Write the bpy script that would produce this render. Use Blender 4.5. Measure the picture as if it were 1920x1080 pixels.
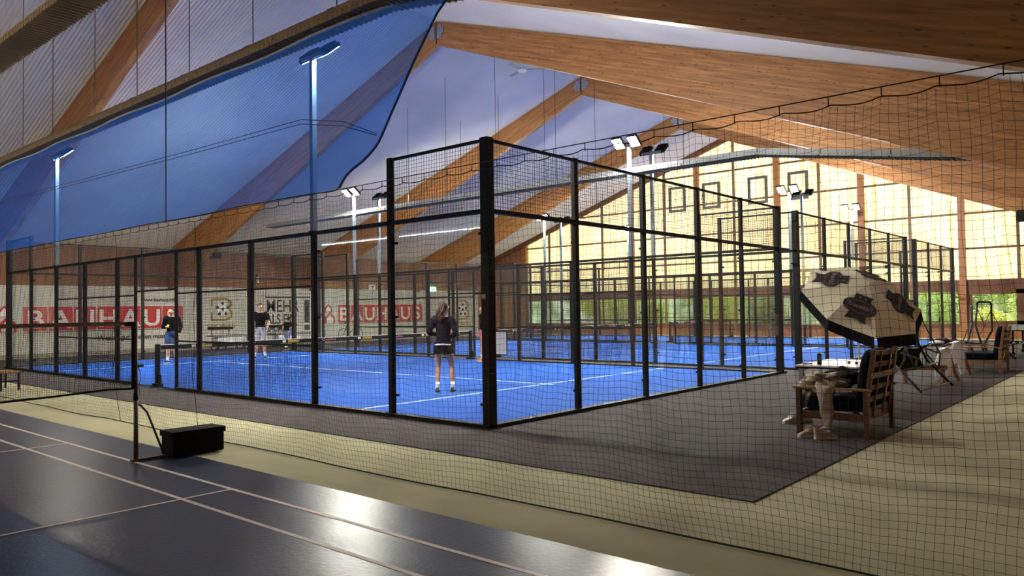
import bpy, bmesh, math, random
from math import sin, cos, pi, radians, sqrt
from mathutils import Vector, Matrix
random.seed(7)
for o in list(bpy.data.objects): bpy.data.objects.remove(o, do_unlink=True)
scn = bpy.context.scene
col = scn.collection

# ---------------------------------------------------------------- camera, sky, exposure
cam_d = bpy.data.cameras.new('camera'); cam = bpy.data.objects.new('camera', cam_d); col.objects.link(cam)
scn.camera = cam
YAW, PITCH, ROLL, FPX = 0.7134321826881944, 0.027840067539172692, -0.014469540345443989, 1423.89
f = Vector((cos(YAW)*cos(PITCH), sin(YAW)*cos(PITCH), sin(PITCH)))
r0 = Vector((sin(YAW), -cos(YAW), 0)); u0 = r0.cross(f)
rr = cos(ROLL)*r0 + sin(ROLL)*u0; uu = -sin(ROLL)*r0 + cos(ROLL)*u0
M = Matrix((rr, uu, -f)).transposed().to_4x4(); M.translation = Vector((-7.5178507, -6.9291326, 1.6045380))
cam.matrix_world = M
cam_d.sensor_width = 36; cam_d.lens = FPX/1920*36; cam_d.clip_start = .02; cam_d.clip_end = 400
w = bpy.data.worlds.new('world'); scn.world = w; w.use_nodes = True
wn = w.node_tree.nodes; bg = wn['Background']
bg.inputs[0].default_value = (1.0, .98, .95, 1); bg.inputs[1].default_value = .95
sun_d = bpy.data.lights.new('sun', 'SUN'); sun_d.energy = 3; sun_d.angle = .03; sun_d.color = (1, .94, .82)
sun = bpy.data.objects.new('sun', sun_d); col.objects.link(sun)
sun.rotation_euler = Vector((.12, .5, .86)).to_track_quat('Z', 'Y').to_euler()
scn.view_settings.view_transform = 'Standard'; scn.view_settings.look = 'None'
scn.cycles.transparent_max_bounces = 40; scn.view_settings.gamma = 1; scn.view_settings.exposure = 2.12; scn.view_settings.use_curve_mapping = False

# ---------------------------------------------------------------- materials
MATS = {}
def mat(name, c, rough=.6, metal=0, noise=0, nscale=5, bump=0, emit=None, estr=0, coat=0, c2=None, stretch=None, spec=.5, bscale=None):
    if name in MATS: return MATS[name]
    m = bpy.data.materials.new(name); m.use_nodes = True; nt = m.node_tree; b = nt.nodes['Principled BSDF']
    b.inputs['Base Color'].default_value = (*c, 1); b.inputs['Roughness'].default_value = rough
    b.inputs['Metallic'].default_value = metal; b.inputs['Coat Weight'].default_value = coat
    b.inputs['Specular IOR Level'].default_value = spec
    if noise or bump or c2:
        tc = nt.nodes.new('ShaderNodeTexCoord'); mp = nt.nodes.new('ShaderNodeMapping')
        nt.links.new(tc.outputs['Object'], mp.inputs[0])
        if stretch: mp.inputs['Scale'].default_value = stretch
        nz = nt.nodes.new('ShaderNodeTexNoise'); nz.inputs['Scale'].default_value = nscale; nz.inputs['Detail'].default_value = 5
        nt.links.new(mp.outputs[0], nz.inputs['Vector'])
        if noise or c2:
            rp = nt.nodes.new('ShaderNodeValToRGB'); e = rp.color_ramp.elements
            d = c2 or tuple(max(0, x*(1-noise)) for x in c)
            e[0].position = .35; e[1].position = .65; e[0].color = (*d, 1); e[1].color = (*c, 1)
            nt.links.new(nz.outputs[0], rp.inputs[0]); nt.links.new(rp.outputs[0], b.inputs['Base Color'])
        if bump:
            src = nz
            if bscale:
                src = nt.nodes.new('ShaderNodeTexNoise'); src.inputs['Scale'].default_value = bscale
                nt.links.new(tc.outputs['Object'], src.inputs['Vector'])
            bp = nt.nodes.new('ShaderNodeBump'); bp.inputs['Strength'].default_value = bump; bp.inputs['Distance'].default_value = .02
            nt.links.new(src.outputs[0], bp.inputs['Height']); nt.links.new(bp.outputs[0], b.inputs['Normal'])
    if emit: b.inputs['Emission Color'].default_value = (*emit, 1); b.inputs['Emission Strength'].default_value = estr
    MATS[name] = m; return m
def mix_mat(name, build):
    m = bpy.data.materials.new(name); m.use_nodes = True; nt = m.node_tree
    for n in list(nt.nodes):
        if n.type != 'OUTPUT_MATERIAL': nt.nodes.remove(n)
    out = [n for n in nt.nodes if n.type == 'OUTPUT_MATERIAL'][0]
    nt.links.new(build(nt), out.inputs[0]); MATS[name] = m; return m
def N(nt, t, **kw):
    n = nt.nodes.new(t)
    for k, v in kw.items(): n.inputs[k].default_value = v
    return n

def glass_nodes(nt):
    tr = N(nt, 'ShaderNodeBsdfTransparent', Color=(.96, .98, .975, 1)); gl = N(nt, 'ShaderNodeBsdfGlossy', Color=(1, 1, 1, 1), Roughness=.01)
    fr = N(nt, 'ShaderNodeFresnel', IOR=1.5); mx = nt.nodes.new('ShaderNodeMixShader')
    ge = nt.nodes.new('ShaderNodeNewGeometry'); iv = nt.nodes.new('ShaderNodeMath'); iv.operation = 'SUBTRACT'; iv.inputs[0].default_value = 1; nt.links.new(ge.outputs['Backfacing'], iv.inputs[1])
    ml = nt.nodes.new('ShaderNodeMath'); ml.operation = 'MULTIPLY'; nt.links.new(fr.outputs[0], ml.inputs[0]); nt.links.new(iv.outputs[0], ml.inputs[1])
    nt.links.new(ml.outputs[0], mx.inputs[0]); nt.links.new(tr.outputs[0], mx.inputs[1]); nt.links.new(gl.outputs[0], mx.inputs[2]); return mx.outputs[0]
GLASS = mix_mat('clear_glass', glass_nodes)
def poly_nodes(nt):
    tl = N(nt, 'ShaderNodeBsdfTranslucent', Color=(.98, .87, .58, 1)); df = N(nt, 'ShaderNodeBsdfDiffuse', Color=(.75, .66, .45, 1))
    tc = nt.nodes.new('ShaderNodeTexCoord'); mp = nt.nodes.new('ShaderNodeMapping'); mp.inputs['Scale'].default_value = (1, 9, .25)
    nz = N(nt, 'ShaderNodeTexNoise', Scale=1.6); nt.links.new(tc.outputs['Object'], mp.inputs[0]); nt.links.new(mp.outputs[0], nz.inputs['Vector'])
    rp = nt.nodes.new('ShaderNodeValToRGB'); rp.color_ramp.elements[0].color = (.82, .68, .44, 1); rp.color_ramp.elements[1].color = (1, .95, .76, 1)
    rp.color_ramp.elements[0].position = .3; rp.color_ramp.elements[1].position = .6
    nt.links.new(nz.outputs[0], rp.inputs[0]); nt.links.new(rp.outputs[0], tl.inputs[0])
    mx = N(nt, 'ShaderNodeMixShader', Fac=.2); nt.links.new(tl.outputs[0], mx.inputs[1]); nt.links.new(df.outputs[0], mx.inputs[2]); return mx.outputs[0]
POLY = mix_mat('cream_corrugated_polycarbonate', poly_nodes)
def curtain_nodes(nt):
    tr = N(nt, 'ShaderNodeBsdfTransparent', Color=(.45, .66, .97, 1)); tl = N(nt, 'ShaderNodeBsdfTranslucent', Color=(.03, .17, .75, 1))
    df = N(nt, 'ShaderNodeBsdfDiffuse', Color=(.03, .16, .70, 1)); a = N(nt, 'ShaderNodeMixShader', Fac=.45); b = N(nt, 'ShaderNodeMixShader', Fac=.38)
    nt.links.new(tl.outputs[0], a.inputs[1]); nt.links.new(df.outputs[0], a.inputs[2])
    nt.links.new(tr.outputs[0], b.inputs[1]); nt.links.new(a.outputs[0], b.inputs[2]); return b.outputs[0]
CURT = mix_mat('blue_gauze', curtain_nodes)

def wood_nodes(nt):
    out = N(nt, 'ShaderNodeBsdfPrincipled', Roughness=.55)
    tc = nt.nodes.new('ShaderNodeTexCoord'); sp = nt.nodes.new('ShaderNodeSeparateXYZ'); nt.links.new(tc.outputs['Object'], sp.inputs[0])
    mp = nt.nodes.new('ShaderNodeMapping'); mp.inputs['Scale'].default_value = (.9, 6, 14); nt.links.new(tc.outputs['Object'], mp.inputs[0])
    gr = N(nt, 'ShaderNodeTexNoise', Scale=1.3, Detail=6); nt.links.new(mp.outputs[0], gr.inputs['Vector'])
    rp = nt.nodes.new('ShaderNodeValToRGB'); e = rp.color_ramp.elements
    e[0].position = .3; e[0].color = (.29, .12, .035, 1); e[1].position = .72; e[1].color = (.50, .245, .078, 1)
    nt.links.new(gr.outputs[0], rp.inputs[0])
    mk = nt.nodes.new('ShaderNodeMapping'); mk.inputs['Scale'].default_value = (2.6, 3, 11); nt.links.new(tc.outputs['Object'], mk.inputs[0])
    vo = N(nt, 'ShaderNodeTexVoronoi', Scale=1.6); nt.links.new(mk.outputs[0], vo.inputs['Vector'])
    kr = nt.nodes.new('ShaderNodeValToRGB'); k = kr.color_ramp.elements; k[0].position = .10; k[0].color = (.35, .35, .35, 1); k[1].position = .2; k[1].color = (1, 1, 1, 1)
    nt.links.new(vo.outputs[0], kr.inputs[0])
    # lamella joints every 40 mm
    ml = nt.nodes.new('ShaderNodeMath'); ml.operation = 'MULTIPLY'; ml.inputs[1].default_value = 24; nt.links.new(sp.outputs[2], ml.inputs[0])
    fl = nt.nodes.new('ShaderNodeMath'); fl.operation = 'FLOOR'; nt.links.new(ml.outputs[0], fl.inputs[0])
    wn_ = nt.nodes.new('ShaderNodeTexWhiteNoise'); wn_.noise_dimensions = '2D'
    cx = nt.nodes.new('ShaderNodeMath'); cx.operation = 'MULTIPLY'; cx.inputs[1].default_value = .45; nt.links.new(sp.outputs[0], cx.inputs[0])
    cf = nt.nodes.new('ShaderNodeMath'); cf.operation = 'FLOOR'
    ca = nt.nodes.new('ShaderNodeMath'); ca.operation = 'ADD'; cm = nt.nodes.new('ShaderNodeMath'); cm.operation = 'MULTIPLY'; cm.inputs[1].default_value = .37
    nt.links.new(fl.outputs[0], cm.inputs[0]); nt.links.new(cx.outputs[0], ca.inputs[0]); nt.links.new(cm.outputs[0], ca.inputs[1]); nt.links.new(ca.outputs[0], cf.inputs[0])
    cb = nt.nodes.new('ShaderNodeCombineXYZ'); nt.links.new(cf.outputs[0], cb.inputs[0]); nt.links.new(fl.outputs[0], cb.inputs[1]); nt.links.new(cb.outputs[0], wn_.inputs['Vector'])
    mr = N(nt, 'ShaderNodeMapRange'); mr.inputs[3].default_value = .78; mr.inputs[4].default_value = 1.12; nt.links.new(wn_.outputs[0], mr.inputs[0])
    m1 = nt.nodes.new('ShaderNodeVectorMath'); m1.operation = 'MULTIPLY'; m2 = nt.nodes.new('ShaderNodeVectorMath'); m2.operation = 'MULTIPLY'
    nt.links.new(rp.outputs[0], m1.inputs[0]); nt.links.new(kr.outputs[0], m1.inputs[1]); nt.links.new(m1.outputs[0], m2.inputs[0]); nt.links.new(mr.outputs[0], m2.inputs[1])
    nt.links.new(m2.outputs[0], out.inputs['Base Color']); return out.outputs[0]
GLULAM = mix_mat('glulam_spruce', wood_nodes)

BLK = mat('black_powder_coat', (.004, .0045, .005), .55, spec=.25, bump=.05, nscale=300)
SLATE = mat('slate_powder_coat', (.012, .016, .020), .45, bump=.05, nscale=300)
WIRE = mat('dark_welded_wire', (.012, .013, .015), .5)
ALU = mat('grey_metal', (.30, .32, .34), .4, .7, noise=.15, nscale=20)
GALV = mat('galvanised_steel', (.42, .46, .50), .45, .6, noise=.25, nscale=8)
WHITE = mat('white_paint', (.78, .78, .76), .5, noise=.06, nscale=8)
WPLAS = mat('white_plastic', (.80, .80, .78), .4, noise=.08, nscale=6)
ROOF = mat('grey_white_roof_sheet', (.80, .78, .74), .5, noise=.12, nscale=.5)
OLIVE = mat('olive_felt_carpet', (.50, .48, .31), .95, c2=(.40, .385, .24), nscale=1.4, stretch=(1, .5, 1), bump=.25, bscale=140, spec=.1)
GREYC = mat('charcoal_carpet', (.098, .088, .088), .95, c2=(.075, .068, .069), nscale=2.2, bump=.3, bscale=170, spec=.12)
MATB = mat('navy_vinyl_mat', (.022, .032, .066), .31, c2=(.018, .026, .054), nscale=1.2, bump=.12, bscale=26, spec=.24)
TURF = mat('blue_padel_turf', (.014, .095, .43), .85, c2=(.011, .080, .38), nscale=2, bump=.4, bscale=260, spec=.15)
LINEW = mat('white_turf_line', (.85, .85, .85), .8, noise=.05, nscale=30)
LINEP = mat('pale_pink_court_line', (.62, .53, .46), .5, noise=.1, nscale=15)
BRICK = mat('brown_timber_boarding', (.30, .14, .07), .7, c2=(.20, .09, .045), nscale=2, stretch=(3, 3, .4), bump=.2)
WBOARD = mat('whitewashed_wall_boards', (.62, .61, .55), .7, c2=(.52, .51, .46), nscale=1.5, stretch=(4, 4, .5))
DKWOOD = mat('brown_stained_timber', (.18, .075, .032), .55, c2=(.11, .042, .02), nscale=4, stretch=(6, 6, 1), bump=.1)
ORWOOD = mat('orange_stained_timber', (.34, .14, .045), .5, c2=(.25, .095, .03), nscale=4, stretch=(8, 8, 1), bump=.1)
MULL = mat('brown_glazing_bar', (.17, .09, .05), .55, noise=.2, nscale=5)
RED = mat('red_sign_paint', (.55, .02, .02), .5, noise=.06, nscale=4)
BLACKT = mat('black_lettering', (.02, .02, .022), .6, noise=.1, nscale=10)
GOLD = mat('gold_lettering', (.42, .27, .05), .5, noise=.15, nscale=10)
NETM = mat('black_net_cord', (.010, .009, .008), .8, noise=.1, nscale=30)
FAB = mat('black_fabric', (.010, .010, .012), .9, spec=.15, noise=.25, nscale=18, bump=.4)
NAVY = mat('navy_cushion_fabric', (.005, .009, .018), .9, spec=.15, noise=.2, nscale=16, bump=.5)
ACA = mat('acacia_wood', (.15, .062, .028), .45, c2=(.075, .030, .014), nscale=5, stretch=(2, 9, 9), bump=.15)
LACA = mat('light_acacia_wood', (.30, .17, .085), .45, c2=(.22, .11, .05), nscale=5, stretch=(2, 9, 9), bump=.15)
CREAM = mat('cream_parasol_fabric', (.72, .67, .47), .85, noise=.08, nscale=5, bump=.1)
BEIGE = mat('beige_nylon', (.40, .335, .245), .7, noise=.15, nscale=7, bump=1.0, bscale=14)
SKIN = mat('skin', (.62, .33, .22), .55, noise=.1, nscale=12)
HAIRB = mat('brown_hair', (.045, .015, .007), .6, c2=(.02, .008, .004), nscale=30, stretch=(1, 1, .3), bump=.8)
LEDW = mat('floodlight_led', (1, 1, 1), .3, emit=(1, .93, .82), estr=400)
TUBE = mat('warm_tube_lamp', (1, .9, .7), .3, emit=(1, .90, .72), estr=20)

# ---------------------------------------------------------------- mesh helpers
class MB:
    def __init__(s): s.v = []; s.f = []
    def add(s, vs, fs):
        n = len(s.v); s.v += [tuple(x) for x in vs]; s.f += [tuple(i+n for i in q) for q in fs]; return s
    def box(s, c, d, R=None):
        x, y, z = d[0]/2, d[1]/2, d[2]/2
        vs = [Vector((a*x, b*y, e*z)) for e in (-1, 1) for b in (-1, 1) for a in (-1, 1)]
        if R is not None: vs = [R @ q for q in vs]
        c = Vector(c)
        return s.add([q+c for q in vs], [(0, 2, 3, 1), (4, 5, 7, 6), (0, 1, 5, 4), (2, 6, 7, 3), (0, 4, 6, 2), (1, 3, 7, 5)])
    def bx(s, a, b): return s.box([(a[i]+b[i])/2 for i in range(3)], [abs(b[i]-a[i]) for i in range(3)])
    def bar(s, p, q, wd, h, up=(0, 0, 1)):
        p = Vector(p); q = Vector(q); d = q-p; x = d.normalized(); upv = Vector(up)
        if abs(x.dot(upv)) > .98: upv = Vector((1, 0, 0))
        y = upv.cross(x).normalized(); z = x.cross(y)
        return s.box((p+q)/2, (d.length, wd, h), Matrix((x, y, z)).transposed())
    def tube(s, pts, r, n=8, closed=False, cap=True):
        pts = [Vector(p) for p in pts]; k = len(pts); rs = r if isinstance(r, (list, tuple)) else [r]*k
        base = len(s.v); prev = None
        for i, p in enumerate(pts):
            if closed: t = pts[(i+1) % k]-pts[i-1]
            else: t = pts[min(i+1, k-1)]-pts[max(i-1, 0)]
            t.normalize()
            if prev is None:
                a = Vector((0, 0, 1)) if abs(t.z) < .9 else Vector((1, 0, 0)); u = t.cross(a).normalized()
            else:
                u = (prev-t*prev.dot(t)); u = u.normalized() if u.length > 1e-6 else prev
            prev = u; v = t.cross(u)
            for j in range(n):
                a = 2*pi*j/n; s.v.append(tuple(p+(u*cos(a)+v*sin(a))*rs[i]))
        for i in range(k if closed else k-1):
            for j in range(n):
                a = base+i*n+j; b = base+i*n+(j+1) % n; c = base+((i+1) % k)*n+(j+1) % n; d = base+((i+1) % k)*n+j
                s.f.append((a, b, c, d))
        if cap and not closed:
            s.f.append(tuple(base+j for j in range(n))[::-1]); s.f.append(tuple(base+(k-1)*n+j for j in range(n)))
        return s
    def lathe(s, prof, n=20, c=(0, 0, 0), R=None):
        c = Vector(c); base = len(s.v)
        for (r, z) in prof:
            for j in range(n):
                q = Vector((r*cos(2*pi*j/n), r*sin(2*pi*j/n), z))
                if R is not None: q = R @ q
                s.v.append(tuple(q+c))
        for i in range(len(prof)-1):
            for j in range(n): s.f.append((base+i*n+j, base+i*n+(j+1) % n, base+(i+1)*n+(j+1) % n, base+(i+1)*n+j))
        s.f.append(tuple(base+j for j in range(n))[::-1]); s.f.append(tuple(base+(len(prof)-1)*n+j for j in range(n))); return s
    def ell(s, c, d, nu=16, nv=10, R=None, fn=None):
        c = Vector(c); base = len(s.v)
        for i in range(nv+1):
            th = pi*i/nv
            for j in range(nu):
                ph = 2*pi*j/nu; q = Vector((sin(th)*cos(ph), sin(th)*sin(ph), cos(th)))
                k = fn(q) if fn else 1
                q = Vector((q.x*d[0]*k, q.y*d[1]*k, q.z*d[2]*k))
                if R is not None: q = R @ q
                s.v.append(tuple(q+c))
        for i in range(nv):
            for j in range(nu): s.f.append((base+i*nu+j, base+(i+1)*nu+j, base+(i+1)*nu+(j+1) % nu, base+i*nu+(j+1) % nu))
        return s
    def prism(s, poly, d0, d1, fr):
        # poly in (a,b) of frame fr=(origin, A, B, C); extruded from d0 to d1 along C
        o, A, B, C_ = [Vector(q) for q in fr]; n = len(poly)
        vs = [o+A*a+B*b+C_*d for d in (d0, d1) for a, b in poly]
        return s.add(vs, [tuple(range(n))[::-1], tuple(range(n, 2*n))]+[(i, (i+1) % n, n+(i+1) % n, n+i) for i in range(n)])
    def grid(s, P, closed=False):
        # P: rows of points
        base = len(s.v); m = len(P[0])
        for row in P: s.v += [tuple(q) for q in row]
        for i in range(len(P)-1):
            for j in range(m if closed else m-1):
                s.f.append((base+i*m+j, base+i*m+(j+1) % m, base+(i+1)*m+(j+1) % m, base+(i+1)*m+j))
        return s
    def build(s, name, m, parent=None, smooth=False, loc=(0, 0, 0), rot=(0, 0, 0), bevel=0, sub=0, solid=0):
        me = bpy.data.meshes.new(name); me.from_pydata(s.v, [], s.f); me.validate(); me.update()
        me.materials.append(m)
        if smooth: me.polygons.foreach_set('use_smooth', [True]*len(me.polygons))
        o = bpy.data.objects.new(name, me); col.objects.link(o); o.location = loc; o.rotation_euler = rot
        if parent is not None: o.parent = parent
        if solid: q = o.modifiers.new('s', 'SOLIDIFY'); q.thickness = solid; q.offset = 0
        if bevel: q = o.modifiers.new('b', 'BEVEL'); q.width = bevel; q.segments = 2; q.limit_method = 'ANGLE'
        if sub: q = o.modifiers.new('u', 'SUBSURF'); q.levels = sub; q.render_levels = sub
        return o
def tag(o, label=None, cat=None, group=None, kind=None):
    if label: o['label'] = label
    if cat: o['category'] = cat
    if group: o['group'] = group
    if kind: o['kind'] = kind
    return o
def thing(name, label, cat, loc=(0, 0, 0), rz=0, group=None):
    o = bpy.data.objects.new(name, None); col.objects.link(o); o.location = loc; o.rotation_euler = (0, 0, rz); o.empty_display_size = .1
    return tag(o, label, cat, group)
def struct(o): o['kind'] = 'structure'; return o
def dup(root, loc, rz=0, label=None):
    def cp(o, par):
        c = o.copy(); col.objects.link(c)
        if par is not None: c.parent = par
        for ch in [x for x in KIDS.get(o.name, [])]: cp(ch, c)
        return c
    KIDS = {}
    for x in bpy.data.objects:
        if x.parent: KIDS.setdefault(x.parent.name, []).append(x)
    c = cp(root, None); c.location = loc; c.rotation_euler = (0, 0, rz)
    if label: c['label'] = label
    return c
def text(body, size, m, mw, parent=None, name='lettering', ext=.004, ax='LEFT', sx=1.0, bold=0):
    # mw: matrix whose x is reading direction, y is up, z the outward normal
    cu = bpy.data.curves.new('t', 'FONT'); cu.body = body; cu.size = size; cu.extrude = ext; cu.align_x = ax; cu.offset = bold
    t = bpy.data.objects.new('t', cu); col.objects.link(t); dg = bpy.context.evaluated_depsgraph_get()
    me = bpy.data.meshes.new_from_object(t.evaluated_get(dg)); bpy.data.objects.remove(t)
    me.transform(mw @ Matrix.Diagonal((sx, 1, 1, 1))); me.materials.clear(); me.materials.append(m); me.name = name
    o = bpy.data.objects.new(name, me); col.objects.link(o)
    if parent is not None: o.parent = parent
    return o
def frame(o, x, y, z): 
    m_ = Matrix((Vector(x), Vector(y), Vector(z))).transposed().to_4x4(); m_.translation = Vector(o); return m_

# ---------------------------------------------------------------- the hall
CY, ZR, SL, XG, XB = 10.79, 10.96, .334, 31.5, -16.0
YL, YR = 29.8, -8.2
def zroof(y): return ZR-SL*abs(y-CY)
struct(MB().bx((XB, YR, -.12), (XG+.3, YL, 0)).build('floor', OLIVE))
mb = MB(); P = []
n = int((XG+.3-XB)/.055)
for y in (YL+.3, CY, YR-.3):
    P.append([Vector((XB+i*.055, y, zroof(y)+.07+(.022 if i % 2 else -.022))) for i in range(n+1)])
mb.grid(P)
for y0, y1 in ((YL+.3, CY), (CY, YR-.3)):
    mb.add([(XB, y0, zroof(y0)+.25), (XG+.3, y0, zroof(y0)+.25), (XG+.3, y1, zroof(y1)+.25), (XB, y1, zroof(y1)+.25)], [(0, 1, 2, 3)])
struct(mb.build('ceiling', ROOF))
# walls
def gable(x0, x1, yl, yr, name, m, zlo=0):
    pl = [(yl, zlo), (yl, zroof(yl)+.1)] + ([(CY, ZR+.1)] if (yl-CY)*(yr-CY) < 0 else []) + [(yr, zroof(yr)+.1), (yr, zlo)]
    return struct(MB().prism(pl, x0, x1, ((0, 0, 0), (0, 1, 0), (0, 0, 1), (1, 0, 0))).build(name, m))
struct(MB().bx((XB, YL, 0), (XG, YL+.2, 4.95)).build('wall_left', BRICK))
struct(MB().bx((XB, YL-.04, 0), (XG-.3, YL, 2.92)).build('trim_1', WBOARD))
struct(MB().bx((XB, YR-.2, 0), (XG, YR, 4.95)).build('wall_right', BRICK))
gable(XB-.2, XB, YL, YR, 'wall_back', BRICK)
# front gable (window wall)
gable(XG, XG+.2, YL, 25.6, 'wall_front', BRICK)
struct(MB().bx((XG, YR, 0), (XG+.2, 25.6, .52)).build('trim_2', ORWOOD))
struct(MB().bx((XG-.05, YR, .5), (XG+.25, 25.6, .58)).build('trim_3', DKWOOD))
struct(MB().bx((XG-.03, YR, 2.16), (XG+.2, 25.6, 2.62)).build('trim_4', DKWOOD))
gable(XG+.1, XG+.12, 25.6, YR, 'wall_front_glazing', POLY, 2.6)
k = 5
posts = [25.6, 21.6, 17.3, 13.0, 8.43, 4.29, .05, -4.2]
for y in posts:
    struct(MB().bx((XG-.16, y-.13, 0), (XG+.1, y+.13, zroof(y)+.02)).build('trim_%d' % k, ORWOOD)); k += 1
for y in (23.6, 19.45, 15.1, 10.84, 6.31, 2.18, -2.06):
    struct(MB().bx((XG, y-.06, .5), (XG+.09, y+.06, zroof(y)+.02)).build('trim_%d' % k, MULL)); k += 1
for z in (4.02, 5.6, 7.3, 9.0):
    half = (ZR-z)/SL if z > 4.6 else 99
    struct(MB().bx((XG+.01, max(YR, CY-half), z-.045), (XG+.09, min(25.6, CY+half), z+.045)).build('trim_%d' % k, MULL)); k += 1
# sloping verge timbers
for sgn, yy in ((1, YL), (-1, YR)):
    struct(MB().bar((XG-.1, CY, ZR-.1), (XG-.1, yy, zroof(yy)-.1), .16, .3).build('trim_%d' % k, DKWOOD)); k += 1
# small vent windows high in the gable
FR = mat('dark_grey_window_frame', (.09, .09, .085), .5, noise=.2, nscale=4)
for i, (y1, y0) in enumerate(((14.78, 13.72), (12.67, 11.62), (10.02, 8.94), (7.86, 6.82))):
    m = MB(); z0, z1 = 7.02, 8.48; x0, x1, t = XG-.02, XG+.08, .14
    m.bx((x0, y0, z0), (x1, y0+t, z1)).bx((x0, y1-t, z0), (x1, y1, z1)).bx((x0, y0+t, z0), (x1, y1-t, z0+t)).bx((x0, y0+t, z1-t), (x1, y1-t, z1))
    struct(m.build('window_%d' % (i+1), FR))
# long window band under the header, pane per bay; the right hand one has its own heavy frame
wi = 5
for a, b in zip(posts[:-1], posts[1:]):
    r = struct(thing('window_%d' % wi, None, None, (XG, (a+b)/2, .55))); wi += 1
    hw = (a-b)/2-.13; m = MB(); t = .2 if b < 0 else .07
    m.bx((-.02, -hw, .03), (.08, -hw+t, 1.62)).bx((-.02, hw-t, .03), (.08, hw, 1.62)).bx((-.02, -hw+t, .03), (.08, hw-t, .03+t)).bx((-.02, -hw+t, 1.62-t), (.08, hw-t, 1.62))
    if b < 0: m.bx((-.02, -.22, .03), (.08, .14, 1.62))
    m.build('frame', DKWOOD, r)
    MB().bx((.03, -hw, .05), (.042, hw, 1.6)).build('pane', GLASS, r)

# glulam portal frames
XF = [-14.5, -6.5, 1.47, 9.49, 17.5, 25.5]
nm = ['glued timber roof frame at the far rear of the hall behind the badminton court', 'glued timber roof frame over the badminton court', 'glued timber roof frame above the nearest padel court, darkest and closest of the row',
      'glued timber roof frame whose apex plate shows right beside the blue curtain', 'third glued timber roof frame, apex just above the ceiling fan', 'glued timber roof frame nearest the cream gable window wall']
for i, X in enumerate(XF):
    r = thing('glulam_roof_frame', nm[i], 'roof beam', (X, CY, 0), 0, 'glued timber roof frames')
    for s in (1, -1):
        a = math.atan(SL); L = (YL-CY)/cos(a)
        def loc2(dy, z): # plane coordinates along slope
            dz = z-ZR; return (dy*cos(a)-dz*sin(a), dy*sin(a)+dz*cos(a))
        dd = .75; sl2 = .392 if not (i == 2 and s < 0) else .378
        pts = [loc2(0, ZR), loc2(19, ZR-SL*19), loc2(19, ZR-dd-sl2*19), loc2(0, ZR-dd)]
        q = MB().prism(pts, -.11, .11, ((0, 0, 0), (1, 0, 0), (0, 0, 1), (0, 1, 0))).build('rafter', GLULAM, r)
        q.location = (0, 0, ZR); q.rotation_euler = (0, 0, 0)
        q.matrix_local = Matrix.Translation((0, 0, ZR)) @ Matrix(((0, s, 0), (s, 0, 0), (0, 0, 1))).to_4x4() @ Matrix.Rotation(a, 4, 'Y')
    m = MB()
    for s in (-1, 1):
        for kx in (-1, 1):
            m.box((kx*.125, s*.16, ZR-.36), (.02, .22, .42)); m.box((kx*.13, s*.3, ZR-.36), (.02, .1, .16))
    m.build('ridge_plate', GALV, r)
    MB().bx((-.112, -.02, ZR-.74), (.112, .02, ZR-.03)).build('ridge_joint', BLK, r)

# ---------------------------------------------------------------- outside: ground, hedges and trees
TERRAIN = mat('pale_terrain', (.40, .38, .28), .95, noise=.3, nscale=3)  # paled to pavement grey so no green light bounces onto the gable glazing
tag(MB().bx((XG+.4, -30, -.3), (90, 60, -.05)).build('terrain', TERRAIN), 'strip of lawn outside the gable windows', 'terrain', kind='structure')
def leafmat(name, c):
    def nodes(nt):
        d = N(nt, 'ShaderNodeBsdfDiffuse', Color=(*c, 1)); t = N(nt, 'ShaderNodeBsdfTranslucent', Color=(c[0]*1.5, c[1]*1.4, c[2], 1))
        oi = nt.nodes.new('ShaderNodeTexCoord'); nz = N(nt, 'ShaderNodeTexNoise', Scale=3.0); nt.links.new(oi.outputs['Object'], nz.inputs['Vector'])
        rp = nt.nodes.new('ShaderNodeValToRGB'); e = rp.color_ramp.elements; e[0].color = (c[0]*.55, c[1]*.6, c[2]*.7, 1); e[1].color = (min(1, c[0]*1.5), min(1, c[1]*1.35), c[2], 1)
        e[0].position = .35; e[1].position = .65; nt.links.new(nz.outputs[0], rp.inputs[0]); nt.links.new(rp.outputs[0], d.inputs[0])
        x = N(nt, 'ShaderNodeMixShader', Fac=.4); nt.links.new(d.outputs[0], x.inputs[1]); nt.links.new(t.outputs[0], x.inputs[2]); return x.outputs[0]
    return mix_mat(name, nodes)
LEAF = [leafmat('dark_green_leaves', (.22, .30, .14)), leafmat('mid_green_leaves', (.36, .47, .22)), leafmat('yellow_green_leaves', (.40, .46, .17))]
BARK = mat('tree_bark', (.18, .12, .07), .9, noise=.4, nscale=8, bump=.5)
def leaves(m, c, d, n, s):
    for _ in range(n):
        while True:
            q = Vector((random.uniform(-1, 1), random.uniform(-1, 1), random.uniform(-1, 1)))
            if .15 < q.length < 1: break
        q = Vector((q.x*d[0], q.y*d[1], q.z*d[2]))+Vector(c)
        u = Vector((random.gauss(0, 1), random.gauss(0, 1), random.gauss(0, 1))).normalized(); v = u.orthogonal().normalized(); k_ = random.uniform(.6, 1.3)*s
        m.add([q-u*k_, q-v*k_*.5, q+u*k_, q+v*k_*.5+u.cross(v)*k_*.2], [(0, 1, 2, 3)])
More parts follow.
